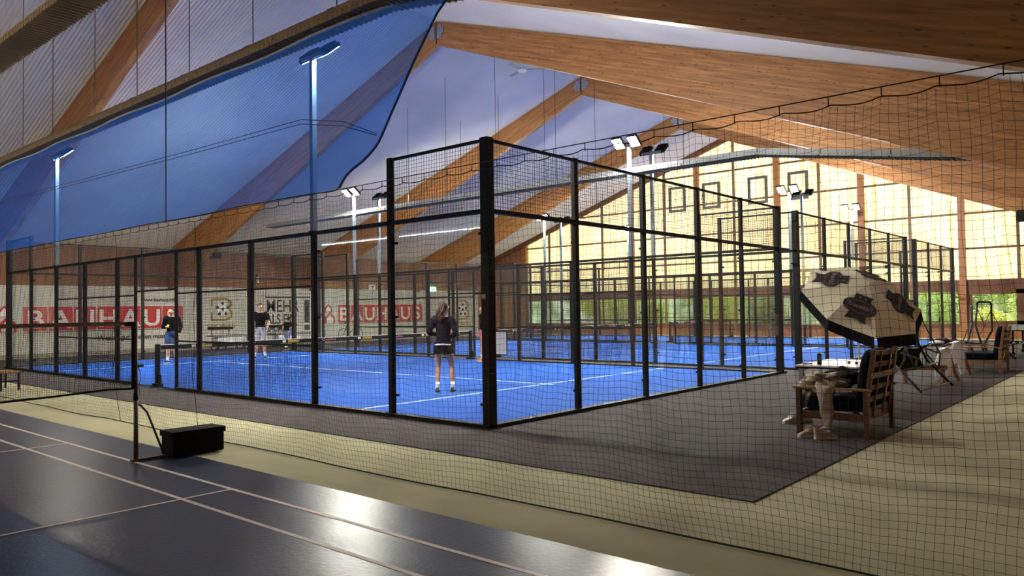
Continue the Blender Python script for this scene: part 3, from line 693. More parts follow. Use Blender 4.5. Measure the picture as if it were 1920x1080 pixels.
r = thing('wall_floodlight', 'black wall floodlight with a white sensor high on the brown wall', 'lamp', (11.75, YL, 4.62))
MB().box((.05, -.22, -.05), (.36, .3, .28), Matrix.Rotation(.3, 3, 'X')).build('housing', BLK, r, bevel=.01); MB().box((-.28, -.08, .12), (.12, .14, .14)).build('sensor', WHITE, r); MB().bx((-.2, -.1, .08), (.2, 0, .14)).build('bracket', BLK, r)
r = thing('wall_camera', 'small white camera on a bracket on the brown wall band', 'camera', (14.13, YL, 3.4))
MB().bx((-.05, -.05, -.2), (.05, 0, .25)).build('bracket', BLK, r); MB().lathe([(.03, -.1), (.07, -.08), (.07, .06), (.05, .1)], 14, (0, -.12, .0)).build('body', WHITE, r, smooth=True); MB().lathe([(.03, -.05), (.06, -.03), (.06, .03)], 14, (0, -.12, -.16)).build('dome', WHITE, r, smooth=True)
r = thing('hanging_speaker', 'dark speaker hanging under the roof at the right edge', 'speaker', (25.4, -2.98, 4.72))
MB().box((0, 0, 0), (.3, .34, .42)).build('cabinet', BLK, r, bevel=.02); MB().tube([(0, 0, .2), (0, 0, .62)], .015, 6).build('bracket', BLK, r)

# trolleys behind the far glass wall
def trolley(x, y, rz, label):
    r = thing('ball_trolley', label, 'trolley', (x, y, T0), rz)
    MB().box((0, 0, .62), (1.9, .7, .06)).build('rail_frame', ALU, r); MB().box((-.2, -.05, .38), (1.2, .55, .34)).build('tub', WPLAS, r, bevel=.04)
    for a in (-.6, .6):
        for b in (-.33, .33):
            w_ = MB(); w_.tube([Vector((a+.17*cos(t*pi/10), b, .17+.0+.17*sin(t*pi/10)*.98)) for t in range(20)], .025, 6, closed=True); w_.box((a, b, .17), (.3, .012, .015)); w_.build('wheel', BLK, r)
            MB().bar((a, b*.95, .17), (a, b*.8, .6), .03, .03).build('leg', ALU, r)
    MB().box((-.5, 0, .95), (.9, .5, .12)).build('black_lid', BLK, r); MB().bar((-.9, 0, .6), (-.9, 0, .95), .04, .04).build('upright', ALU, r); MB().bar((-.1, 0, .6), (-.1, 0, .95), .04, .04).build('upright', ALU, r)
trolley(9.6, 24.2, 0, 'white wheeled ball trolley with a black lid behind the far glass wall')
trolley(12.8, 24.6, 0, 'second wheeled trolley in front of the black lettering sign')
r = thing('bicycle', 'dark bicycle leaning by the white wall in front of the right red banner', 'bicycle', (18.6, 27.6, 0))
for a in (-.5, .5):
    MB().tube([Vector((a+.33*cos(t*pi/12), 0, .34+.33*sin(t*pi/12))) for t in range(24)], .018, 6, closed=True).build('wheel', BLK, r)
m = MB(); 
for a, b in (((-.5, .34), (-.1, .36)), ((-.1, .36), (.35, .82)), ((-.5, .34), (-.25, .85)), ((-.25, .85), (.35, .82)), ((-.1, .36), (-.25, .95)), ((.5, .34), (.35, .95))): m.tube([(a[0], 0, a[1]), (b[0], 0, b[1])], .018, 6)
m.build('frame', BLK, r); MB().box((-.26, 0, .97), (.24, .12, .05)).build('saddle', BLK, r); MB().tube([(.35, -.25, .98), (.35, 0, .96), (.35, .25, .98)], .014, 6).build('handlebar', BLK, r)

# notices on the court
r = thing('notice_board', 'white framed notice board on the fence right of the thick corner post', 'notice board', (9.93, 8.64, T0))
MB().bx((-.02, -.24, .2), (.0, .24, .92)).build('frame', BLK, r); MB().bx((-.024, -.22, .22), (-.019, .22, .9)).build('sheet', mat('paper', (.6, .6, .58), .8, noise=.1, nscale=6), r)
r = thing('sticker', 'small pale sticker on the thick corner post', 'sticker', (-.0735, .02, T0+1.77))
MB().box((0, 0, 0), (.003, .07, .06)).build('sheet', mat('grey_sticker', (.4, .39, .34), .6, noise=.1, nscale=30), r)
for i, z in enumerate((1.03, 1.30)):
    r = tag(MB().box((0, 0, 0), (.15, .006, .24)).build('notice', mat('brown_notice', (.12, .07, .05), .6, c2=(.3, .28, .25), nscale=25), loc=(9.78, -.052, T0+z-.01)), ('lower' if i == 0 else 'upper')+' small dark notice on the last glass panel before the parasol', 'notice')
for i, (x, z) in enumerate(((-.0, 0), (.0, 0))): pass

# ---------------------------------------------------------------- parasol
r = thing('parasol', 'tilted cream parasol with black valance and dark brewery badges', 'parasol', (6.15, -2.9, T0))
O = Vector((6.15, -2.9, T0)); th, ph, rot = -2.248, .895, 2.07
n_ = Vector((cos(ph)*cos(th), cos(ph)*sin(th), sin(ph))); a_ = Vector((0, 0, 1)).cross(n_).normalized(); b_ = n_.cross(a_)
Cc = Vector((5.921, -3.019, 1.669))-O; apex = Cc+n_*.338
rim = [Cc+(a_*cos(rot+i*pi/4)+b_*sin(rot+i*pi/4)) for i in range(8)]
m = MB(); vm = MB()
for i in range(8):
    p, q = rim[i], rim[(i+1) % 8]; K = 8; rows = []
    for j in range(K+1):
        t = j/K; rr_ = []
        for k_ in range(K+1):
            s = k_/K; e = p*(1-s)+q*s; pt = apex*(1-t)+e*t
            pt = pt+n_*(.05*sin(pi*t)*1.2) - n_*(.03*sin(pi*s)*t*t) + (Cc-e)*.035*sin(pi*s)*t
            rr_.append(pt)
        rows.append(rr_)
    m.grid(rows)
    ed = rows[-1]; lo = [x+Vector((0, 0, -.155))+(x-Cc).normalized()*.03+(x-Cc).normalized()*.0 for x in ed]; vm.grid([[ed[0]*.97+ed[-1]*.03]+ed[1:-1]+[ed[-1]*.97+ed[0]*.03], [lo[0]*.96+lo[-1]*.04]+lo[1:-1]+[lo[-1]*.96+lo[0]*.04]])
cp = m.build('canopy', CREAM, r, smooth=False, solid=.003); vm.build('valance', FAB, r, solid=.004)
m = MB()
for i in range(8): m.tube([apex-n_*.02, (apex+rim[i])/2+n_*.045, rim[i]], .006, 5); m.tube([Cc-n_*.2+n_*.1, (Cc+rim[i])/2+n_*.14], .005, 5)
m.build('ribs', ALU, r)
J = Cc-n_*.42
MB().tube([apex, J], .015, 8).tube([apex, apex+n_*.05], .012, 6).build('upper_pole', WHITE, r)
MB().tube([J, Vector((0, 0, J.z)), Vector((0, 0, .05))], .018, 8).build('lower_pole', WHITE, r)
MB().lathe([(.24, 0), (.24, .05), (.05, .08), (.03, .25)], 24).build('stand', BLK, r)
# badges
BADGE = mat('dark_badge_print', (.022, .022, .026), .8, noise=.1, nscale=9); SILV = mat('pale_badge_print', (.30, .22, .17), .8, noise=.1, nscale=9)
for i in (0, 2, 4, 6):
    # panel between rim[i+1] and rim[i+2] (badge panels alternate)
    ia, ib = {0: (0, 1), 2: (2, 3), 4: (4, 5), 6: (6, 7)}[i]
    p, q = rim[ia], rim[ib]; mid_ = (p+q)/2; up_ = (apex-mid_).normalized(); nn_ = (q-p).cross(apex-p).normalized()
    if nn_.dot(n_) < 0: nn_ = -nn_
    rt = up_.cross(nn_).normalized(); o_ = apex*.42+mid_*.58+nn_*.058; rt = rt*1.28; up_ = up_*1.28
    fr = (o_, rt, up_, nn_)
    sh = [(-.095, .20), (.115, .20), (.095, .12)]+[(.205*cos(t), .01+.125*sin(t)) for t in [radians(x) for x in range(50, -61, -15)]]+[(.10, -.12), (.13, -.22), (.0, -.19), (-.13, -.22), (-.10, -.12)]+[(.205*cos(t), .01+.125*sin(t)) for t in [radians(x) for x in range(240, 129, -15)]]+[(-.095, .12)]
    bd = MB().prism(sh, 0, .003, fr).build('badge', BADGE, r)
    MB().tube([o_+rt*.175*cos(t*pi/12)+up_*(.01+.095*sin(t*pi/12))+nn_*.004 for t in range(24)], .0028, 4, closed=True).build('badge_ring', SILV, bd)
    MB().tube([o_+rt*x*1.06+up_*y*1.06+nn_*.002 for x, y in sh], .0022, 4, closed=True).build('badge_outline', BADGE, bd)
    text("Braustüb'l", .086, SILV, frame(o_+nn_*.004-up_*.012, rt, up_, nn_), bd, 'badge_lettering', .001, 'CENTER', .88, .001)
    st = MB()
    for sx in (-.035, .035):
        for a in range(3): st.bar(o_+nn_*.004+rt*(sx+.02*cos(a*pi/3))+up_*(.155+.02*sin(a*pi/3)), o_+nn_*.004+rt*(sx-.02*cos(a*pi/3))+up_*(.155-.02*sin(a*pi/3)), .004, .004)
    st.build('badge_emblem', SILV, bd)

# ---------------------------------------------------------------- table with things on it
r = thing('side_table', 'white topped table with grey legs behind the near armchair', 'table', (4.55, -3.13, T0))
MB().bx((-.735, -.435, .655), (.735, .435, .682)).build('apron', BLK, r); MB().bx((-.74, -.44, .68), (.74, .44, .705)).build('tabletop', WPLAS, r, bevel=.004)
for x in (-.68, .68):
    for y in (-.38, .38):
        l_ = MB().box((x, y, .335), (.06, .06, .67)).build('leg', ALU, r); MB().box((x, y, .18), (.075, .075, .36)).build('leg_sleeve', BLK, l_)
TT = T0+.705
r = thing('drink_can', 'tall black drink can with a green rim on the side table', 'can', (3.98, -2.98, TT))
MB().lathe([(.026, 0), (.031, .01), (.031, .15), (.026, .165), (.026, .168)], 20).build('can_body', BLK, r, smooth=True); MB().lathe([(.0265, .165), (.0265, .172), (.02, .170)], 20).build('can_lid', mat('green_gold_can_rim', (.35, .42, .12), .35, .6, noise=.1, nscale=9), r); MB().box((-.028, -.016, .09), (.012, .02, .09), Matrix.Rotation(.5, 3, 'Z')).build('can_print', ALU, r)
tag(MB().box((0, 0, .008), (.16, .08, .016)).build('phone', mat('dark_red_case', (.10, .02, .02), .4, noise=.1, nscale=9), loc=(4.0, -2.8, TT)), 'dark phone lying left of the can on the side table', 'phone')
for i, (x, y) in enumerate(((4.3, -3.3), (4.25, -3.42))):
    tag(MB().ell((0, 0, .022), (.022, .022, .022), 10, 8).build('small_cup', mat('dark_red_cup', (.15, .03, .02), .5, noise=.1, nscale=9), loc=(x, y, TT), smooth=True), ('left' if i == 0 else 'right')+' small dark red cup of the two on the side table', 'cup')

# ---------------------------------------------------------------- armchairs
def pillow(m, c, d, R=None, k_=.55):
    m.ell(c, (d[0]/2, d[1]/2, d[2]/2), 28, 16, R, lambda q: (max(1e-6, (abs(q.x)**5+abs(q.y)**5+abs(q.z)**5))**(-1/5)))
def armchair(loc, rz, label, WOOD=ACA):
    # local: x = width (0..1.07), y forward (front at +.4, back at -.4)
    r = thing('armchair', label, 'armchair', loc, rz, 'wooden lounge armchairs')
    W2, F, Bk = .53, .39, -.36
    for x in (-W2, W2):
        MB().bar((x, F, 0), (x, F, .56), .06, .075, up=(1, 0, 0)).build('leg', WOOD, r, bevel=.006)
        MB().bar((x, Bk-.04, 0), (x, Bk-.04, .555), .055, .085, up=(1, 0, 0)).build('leg', WOOD, r, bevel=.006)
        MB().box((x, .0, .572), (.075, .92, .028)).build('armrest', LACA, r, bevel=.006)
        MB().box((x, 0, .24), (.03, .72, .09)).build('side_rail', WOOD, r, bevel=.004)
    MB().box((0, F, .24), (2*W2-.06, .03, .09)).build('front_rail', WOOD, r); MB().box((0, Bk, .24), (2*W2-.06, .035, .09)).build('rear_rail', WOOD, r)
    # reclined slatted back
    d = Vector((0, -.115, .76)).normalized(); nrm = Vector((0, d.z, -d.y)); b0 = Vector((0, Bk+.0, .24)); Lb = .82
    b = thing('backrest', None, None); del_ = b; b.parent = r
    for x in (-W2+.06, W2-.06): MB().bar(b0+Vector((x, 0, 0)), b0+Vector((x, 0, 0))+d*Lb, .085, .045, up=(0, 1, 0)).build('stile', WOOD, b, bevel=.005)
    for k_ in range(6): MB().bar(b0+d*(.07+k_*.142)+Vector((-W2+.1, 0, 0)), b0+d*(.08+k_*.135)+Vector((W2-.1, 0, 0)), .02, .058, up=d).build('slat', WOOD, b)
    for x in (-.2, .2): MB().bar(b0-nrm*.02+Vector((x, 0, 0)), b0-nrm*.02+Vector((x, 0, 0))+d*(Lb-.02), .03, .012, up=(0, 1, 0)).build('upright_strap', WOOD, b)
    MB().bar(b0-nrm*.04+d*.52+Vector((-W2, 0, 0)), b0-nrm*.04+d*.52+Vector((W2, 0, 0)), .03, .06, up=d).build('brace_bar', LACA, b, bevel=.004)
    m = MB(); pillow(m, (0, .03, .365), (.98, .74, .17)); m.build('seat_cushion', NAVY, r, smooth=True)
    m = MB(); Rm = Matrix((Vector((1, 0, 0)), nrm, d)).transposed(); pillow(m, b0+d*.41+nrm*.088, (.97, .13, .78), Rm); m.build('back_cushion', NAVY, r, smooth=True)
    return r
armchair((2.53, -3.79, T0), 0, 'reddish wooden armchair with navy cushions and a jacket on its arm, nearest the camera')
armchair((13.05, -3.62, T0), 0, 'farther wooden armchair with dark cushions beside the metal frame', LACA)

# clothes on the chair
def cloth(name, label, pts_rows, m_, cat='clothing', th_=.012, sub=2):
    o = MB().grid(pts_rows).build(name, m_, smooth=True, solid=th_, sub=sub); return tag(o, label, cat)
def lump(name, label, c, d, m_, cat, seed=1, amp=.22, nu=36, nv=22):
    rnd = random.Random(seed); ws = [(Vector((rnd.gauss(0, 1), rnd.gauss(0, 1), rnd.gauss(0, 1)))*3.2, rnd.uniform(0, 6)) for _ in range(7)]
    def fn(q): return 1+amp*sum(sin(k_.dot(q)+ph_) for k_, ph_ in ws)/2.6
    m = MB(); m.ell((0, 0, 0), d, nu, nv, None, fn); o = m.build(name, m_, loc=c, smooth=True); return tag(o, label, cat)
lump('gym_bag', 'crumpled black and dark bag on the armchair behind the jacket', (2.75, -3.72, .66), (.24, .20, .14), FAB, 'bag', 4)
lump('blue_shirt', 'royal blue garment under the beige jacket on the armchair', (2.33, -3.62, .545), (.13, .12, .07), mat('royal_blue_cotton', (.02, .04, .28), .9, noise=.2, nscale=9), 'clothing', 9)
jk = thing('jacket', 'beige nylon jacket heaped on the seat, one sleeve hanging over the armrest', 'jacket', (2.2, -3.7, .6))
def part_lump(name, c, d, seed, amp=.2):
    rnd = random.Random(seed); ws = [(Vector((rnd.gauss(0, 1), rnd.gauss(0, 1), rnd.gauss(0, 1)))*5.5, rnd.uniform(0, 6)) for _ in range(11)]
    m = MB(); m.ell(c, d, 40, 24, None, lambda q: 1+amp*sum(sin(k_.dot(q)+p_) for k_, p_ in ws)/2.8); m.build(name, BEIGE, jk, smooth=True)
part_lump('body', (-.02, .06, .055), (.19, .23, .105), 3, .26)
part_lump('collar', (.0, .22, -.02), (.11, .12, .13), 6, .26)
rows = []
for j in range(15):
    t = j/14; z = .09-.56*t; wd = .125*(1-.58*t)+.010*sin(11*t); yc = -.02-.03*t; x = -.20-.03*sin(pi*min(1, t*1.5))-.02*t if t > .08 else -.15
    rows.append([Vector((x+(.042+.01*sin(6*t+2*a))*cos(a)*(1-.2*t), yc+wd*sin(a)*1.0+.010*sin(5*a+9*t), z+.016*sin(3*a+17*t))) for a in [2*pi*k_/16 for k_ in range(16)]])
m = MB(); m.grid(rows, closed=True); m.build('sleeve', BEIGE, jk, smooth=True, sub=1)
rows = [[Vector((-.225+(.033)*cos(a), -.05+.058*sin(a), z)) for a in [2*pi*k_/16 for k_ in range(16)]] for z in (-.47, -.52)]
m = MB(); m.grid(rows, closed=True); m.build('cuff', BEIGE, jk, smooth=True, solid=.006)

# shoes
def shoe(x, y, rz, label, m_, z=T0):
    r = thing('shoe', label, 'shoe', (x, y, z), rz, 'trainers by the armchair')
    ol = [(-.14, 0), (-.13, .035), (-.06, .042), (.02, .038), (.08, .05), (.13, .04), (.15, .005), (.13, -.035), (.07, -.047), (0, -.036), (-.08, -.038), (-.13, -.032)]
    MB().prism(ol, 0, .03, ((0, 0, 0), (1, 0, 0), (0, 1, 0), (0, 0, 1))).build('sole', mat('off_white_sole', (.62, .58, .50), .6, noise=.1, nscale=20), r, bevel=.006)
    rows = []
    for zz, sc, sh in ((.028, .97, 0), (.062, .95, -.003), (.09, .84, -.02), (.115, .62, -.05), (.135, .50, -.07)):
        rows.append([Vector((u*sc*(1 if zz < .06 else .98)+sh, v*sc*(1 if zz < .08 else 1.05), zz+(.012 if u < -.1 and zz > .09 else 0)-(max(0, u)*.24*(zz-.03)/.06 if zz > .05 else 0))) for u, v in ol])
    m = MB(); m.grid(rows, closed=True); m.build('upper', m_, r, smooth=True, solid=.006, sub=1)
    m = MB()
    for k_ in range(5): m.tube([(.05-.022*k_, -.028, .082+.008*k_), (.055-.022*k_, 0, .100+.008*k_), (.05-.022*k_, .028, .082+.008*k_)], .004, 5)
    m.build('laces', WHITE, r)
    MB().ell((-.02, 0, .118), (.05, .022, .022), 12, 8).build('tongue', m_, r, smooth=True)
WS = mat('white_shoe_leather', (.62, .60, .56), .6, noise=.1, nscale=14); TS = mat('beige_shoe_leather', (.48, .38, .28), .6, noise=.15, nscale=14)
shoe(1.76, -3.60, 2.3, 'beige trainer in front of the armchair leg, left of its pair', TS); shoe(1.72, -3.80, -.75, 'beige trainer pointing right beside the near armchair leg', TS)
shoe(2.72, -3.03, 2.5, 'white trainer left of the armchair, nearer one of its pair', WS); shoe(2.92, -3.10, 2.45, 'white trainer left of the armchair, behind its twin', WS)

# ---------------------------------------------------------------- folding loungers and stands
TUBM = mat('grey_tube_metal', (.13, .15, .17), .35, .6, noise=.15, nscale=12); DTUB = mat('dark_tube_metal', (.03, .035, .04), .4, .5, noise=.2, nscale=12)
r = thing('folding_lounger', 'grey tube folding lounger with a black sling behind the near armchair', 'lounger', (7.9, -3.5, T0)); o = Vector((7.9, -3.5, 0))
def T_(name, pts, rad, m_, par=r, cap=True):
    return MB().tube([Vector(q)-o for q in pts], rad, 8).build(name, m_, par, smooth=True)
T_('leg', [(7.25, -3.6, .025), (7.21, -3.26, .43), (7.33, -3.32, .6), (7.38, -3.3, .81), (7.5, -3.25, 1.2), (7.64, -3.2, 1.58)], .021, TUBM)
T_('leg', [(8.86, -3.77, .025), (8.64, -3.39, .51), (8.5, -3.25, .9), (8.3, -3.3, 1.3), (8.15, -3.32, 1.6)], .024, DTUB)
T_('top_bar', [(7.64, -3.2, 1.58), (7.7, -3.22, 1.63), (8.1, -3.32, 1.64), (8.15, -3.32, 1.6)], .021, TUBM)
T_('foot_bar', [(7.22, -3.58, .06), (8.8, -3.73, .08)], .014, LACA)
T_('cross_brace', [(7.40, -3.47, .43), (8.72, -3.57, .47)], .014, TUBM)
T_('armrest', [(7.12, -3.32, .72), (7.42, -3.51, .6)], .022, TUBM)
T_('support', [(7.28, -3.33, .86), (7.42, -3.47, .42)], .014, TUBM); T_('support', [(7.42, -3.5, .62), (7.42, -3.47, .40)], .017, TUBM)
T_('support', [(8.56, -3.33, 1.3), (8.94, -3.56, .62)], .012, DTUB); T_('support', [(8.94, -3.56, .62), (8.8, -3.55, .34)], .018, DTUB); T_('support', [(8.6, -3.42, .72), (8.94, -3.56, .62)], .014, DTUB)
T_('support', [(7.25, -3.3, .40), (7.40, -3.46, .45)], .014, TUBM)
T_('support', [(8.62, -3.4, .62), (8.8, -3.55, .34)], .014, DTUB)
sr = []
A, B, C_, D = Vector((7.27, -3.3, .80))-o, Vector((8.62, -3.50, .86))-o, Vector((8.45, -3.40, .38))-o, Vector((7.27, -3.32, .39))-o
for i in range(9):
    t = i/8; sr.append([(A*(1-s/10)+B*(s/10))*(1-t)+(D*(1-s/10)+C_*(s/10))*t+Vector((0, .16*sin(pi*t), -.05*sin(pi*s/10)*(1-t)*1.3)) for s in range(11)])
MB().grid(sr).build('sling', FAB, r, smooth=True, solid=.012)
r2 = thing('folding_lounger', 'tall standing grey tube lounger frame with wire crosses beside the far armchair', 'lounger', (15.6, -3.1, T0)); o = Vector((15.6, -3.1, 0))
T_('frame_tube', [(14.95, -3.2, .03), (15.02, -2.96, .59), (15.08, -3.05, .99), (15.07, -3.06, 1.52)], .028, TUBM, r2)
T_('frame_tube', [(16.0, -3.2, .03), (15.92, -3.09, .57), (15.6, -3.04, 1.0), (15.62, -3.09, 1.55)], .028, TUBM, r2)
T_('top_bar', [(15.62, -3.09, 1.55), (15.66, -3.1, 1.60), (16.5, -3.25, 1.60), (16.56, -3.26, 1.55)], .028, DTUB, r2)
T_('frame_tube', [(16.56, -3.26, 1.55), (16.59, -3.26, .83), (16.46, -3.1, .47), (16.4, -3.2, .03)], .03, DTUB, r2)
for a, b in (((14.71, -2.91, .62), (15.07, -3.05, 1.18)), ((15.62, -3.09, 1.42), (16.36, -3.15, .93)), ((16.56, -3.25, 1.38), (15.92, -3.09, .74)), ((16.6, -3.29, 1.27), (16.97, -3.39, .90)), ((16.3, -3.45, .03), (17.19, -3.61, .10))): T_('brace', [a, b], .011, TUBM, r2)
T_('seat_tube', [(14.71, -2.91, .62), (14.61, -2.79, .55), (16.03, -3.21, .48), (16.9, -3.45, .34)], .016, TUBM, r2)
T_('foot_tube', [(16.92, -3.47, .32), (17.37, -3.67, .035)], .04, DTUB, r2)
MB().grid([[Vector((14.65+.14*i-15.6, -2.85-.04*i+3.1+.3*j/4, .60-.012*i-.03*sin(pi*j/4))) for i in range(11)] for j in range(5)]).build('sling', FAB, r2, smooth=True, solid=.015)
m = MB()
def stand(loc, rz, label, hh=.70):
    r = thing('trestle_stand', label, 'stool', loc, rz, 'white moulded plastic stands')
    MB().prism([(-.10, hh), (.09, hh), (.12, hh*.55), (.10, .03), (.07, 0), (.01, 0), (-.05, hh*.33), (-.21, hh*.52)], -.014, .014, ((0, -.04, 0), (1, 0, 0), (0, .05, .9987), (0, -1, 0))).build('leg_panel', WPLAS, r, bevel=.01)
    MB().prism([(-.09, hh), (.08, hh), (.02, hh*.5), (-.06, 0), (-.13, 0), (-.17, hh*.45)], -.014, .014, ((0, .16, 0), (1, 0, 0), (0, -.12, .99), (0, 1, 0))).build('leg_panel', WPLAS, r, bevel=.01)
    MB().prism([(.0, hh*.97), (.10, hh*.97), (.20, hh*.5), (.31, .0), (.25, 0), (.14, hh*.36), (.08, hh*.45)], -.02, .02, ((0, .06, 0), (1, 0, 0), (0, 0, 1), (0, 1, 0))).build('inner_leg', LACA, r, bevel=.008)
    P = [[Vector((x, y, hh+.018*cos(x*30)-.004)) for y in (-.07, -.02, .03, .08, .11)] for x in [-.11+.22*i/12 for i in range(13)]]
    MB().grid(P).build('saddle', WPLAS, r, smooth=True, solid=.022)
stand((9.95, -3.45, T0), -.86, 'white moulded stand nearest the black sling lounger', .66); stand((11.75, -3.35, T0), -.86, 'white moulded stand in front of the far armchair', .72)
stand((9.2, -2.6, T0), .5, 'white moulded stand partly hidden behind the sling lounger', .55)
r = thing('block_bench', 'pale wooden beam bench low behind the sling lounger', 'bench', (9.45, -3.15, T0), -.86)
MB().box((0, 0, .30), (.9, .12, .09)).build('seat_beam', LACA, r, bevel=.008); 
for x in (-.38, .38): MB().box((x, 0, .128), (.06, .08, .255)).build('leg', LACA, r)
r = thing('low_table', 'low dark table behind the white stands', 'table', (14.5, -2.42, T0))
MB().box((0, 0, .52), (1.3, .45, .04)).build('tabletop', DTUB, r)
for x in (-.6, .6):
    for y in (-.19, .19): MB().box((x, y, .25), (.04, .04, .50)).build('leg', DTUB, r)
lump('towel', 'crumpled pale towel on the low dark table', (14.2, -2.42, T0+.588), (.24, .17, .050), WHITE, 'towel', 12, .12); lump('tote_bag', 'dark bag lying on the low dark table', (14.85, -2.42, T0+.61), (.25, .18, .075), mat('dark_olive_canvas', (.05, .05, .04), .9, noise=.3, nscale=9), 'bag', 15, .12)

# table tennis table at the right edge
r = thing('table_tennis_table', 'dark table tennis table at the right edge with a pale net', 'table', (19.6, -4.35, T0))
MB().bx((-.75, -1.37, .74), (1.9, 1.2, .765)).build('tabletop', BLK, r); MB().bx((-.73, -1.35, .765), (1.88, 1.18, .768)).build('playing_surface', mat('dark_teal_top', (.015, .05, .06), .35, noise=.05, nscale=4), r)
ap = MB().bx((-.72, -1.3, .36), (-.68, 1.1, .46)).build('side_beam', mat('dark_navy_paint', (.012, .02, .04), .4, noise=.1, nscale=6), r)
text('JOOLA', .09, WHITE, frame((-.724, .78, .378), (0, -1, 0), (0, 0, 1), (-1, 0, 0)), ap, 'lettering', .001, 'LEFT', 1.3)
MB().prism([(0, 0), (.1, 0), (.05, .07)], 0, .004, ((-.72, .95, .378), (0, -1, 0), (0, 0, 1), (-1, 0, 0))).build('triangle_mark', WHITE, ap)
for y in (.95, .35, -.6):
    MB().box((-.5, y, .42), (.04, .05, .64)).build('leg', BLK, r); MB().box((1.5, y, .42), (.04, .05, .64)).build('leg', BLK, r)
    for x in (-.5, 1.5): MB().tube([(x-.02, y, .06), (x+.02, y, .06)], .055, 14).build('castor', BLK, r)
MB().bx((-.75, 1.0, .30), (1.5, 1.05, .34)).build('stretcher', BLK, r)
MB().bx((.57, -1.37, .768), (.58, 1.2, .9)).build('net', mat('pale_grey_net', (.45, .5, .47), .8, noise=.1, nscale=9), r)

# ---------------------------------------------------------------- people
def skin_mesh(chains, flat=False):
    """each chain [(point, radius or (rx, ry)), ...] becomes a closed tapered limb; the remesh in merge() unites them into one surface"""
    m = MB()
    for ch in chains:
        pts = [Vector(p) for p, _ in ch]; rs = [(q, q) if not isinstance(q, tuple) else q for _, q in ch]; P, Q = [], []
        for i in range(len(pts)-1):
            p0, p1, p2, p3 = pts[max(i-1, 0)], pts[i], pts[i+1], pts[min(i+2, len(pts)-1)]
            for j in range(5):
                t = j/5; P.append(.5*((2*p1)+(p2-p0)*t+(2*p0-5*p1+4*p2-p3)*t*t+(3*p1-p0-3*p2+p3)*t**3))
                k2 = t*t*(3-2*t); Q.append(tuple(rs[i][a]*(1-k2)+rs[i+1][a]*k2 for a in (0, 1)))
        P.append(pts[-1]); Q.append(rs[-1])
        # rounded ends
        d0 = (P[0]-P[1]).normalized(); d1 = (P[-1]-P[-2]).normalized()
        if not flat: P = [P[0]+d0*min(Q[0])*.8, P[0]+d0*min(Q[0])*.5]+P+[P[-1]+d1*min(Q[-1])*.5, P[-1]+d1*min(Q[-1])*.8]
        if not flat: Q = [tuple(x*.25 for x in Q[0]), tuple(x*.8 for x in Q[0])]+Q+[tuple(x*.8 for x in Q[-1]), tuple(x*.25 for x in Q[-1])]
        n = 18; rows = []
        for i, p in enumerate(P):
            t = (P[min(i+1, len(P)-1)]-P[max(i-1, 0)]).normalized(); x = Vector((1, 0, 0)) if abs(t.x) < .8 else Vector((0, 1, 0))
            x = (x-t*t.dot(x)).normalized(); y = t.cross(x)
            rows.append([p+x*Q[i][0]*cos(2*pi*j/n)+y*Q[i][1]*sin(2*pi*j/n) for j in range(n)])
        base = len(m.v); m.grid(rows, closed=True)
        m.f.append(tuple(base+j for j in range(n))[::-1]); m.f.append(tuple(base+(len(P)-1)*n+j for j in range(n)))
    me = bpy.data.meshes.new('tmp'); me.from_pydata(m.v, [], m.f); me.update(); return me
def merge(meshes, mbs, name, m_, parent, vox=None, smooth=True):
    bm = bmesh.new()
    for q in meshes: bm.from_mesh(q)
    me = bpy.data.meshes.new(name); bm.to_mesh(me); bm.free()
    if mbs:
        V_ = [tuple(v.co) for v in me.vertices]; F_ = [tuple(p.vertices) for p in me.polygons]; b = MB(); b.add(V_, F_)
        for q in mbs: b.add(q.v, q.f)
        me = bpy.data.meshes.new(name); me.from_pydata(b.v, [], b.f); me.update()
    me.materials.append(m_); o = bpy.data.objects.new(name, me); col.objects.link(o); o.parent = parent
    me.polygons.foreach_set('use_smooth', [True]*len(me.polygons))
    if vox:
        q = o.modifiers.new('r', 'REMESH'); q.mode = 'VOXEL'; q.voxel_size = vox; q.use_smooth_shade = True
        q = o.modifiers.new('sm', 'SMOOTH'); q.factor = .5; q.iterations = 2
    return o
def lerp(a, b, t): return tuple(a[i]+(b[i]-a[i])*t for i in range(3))
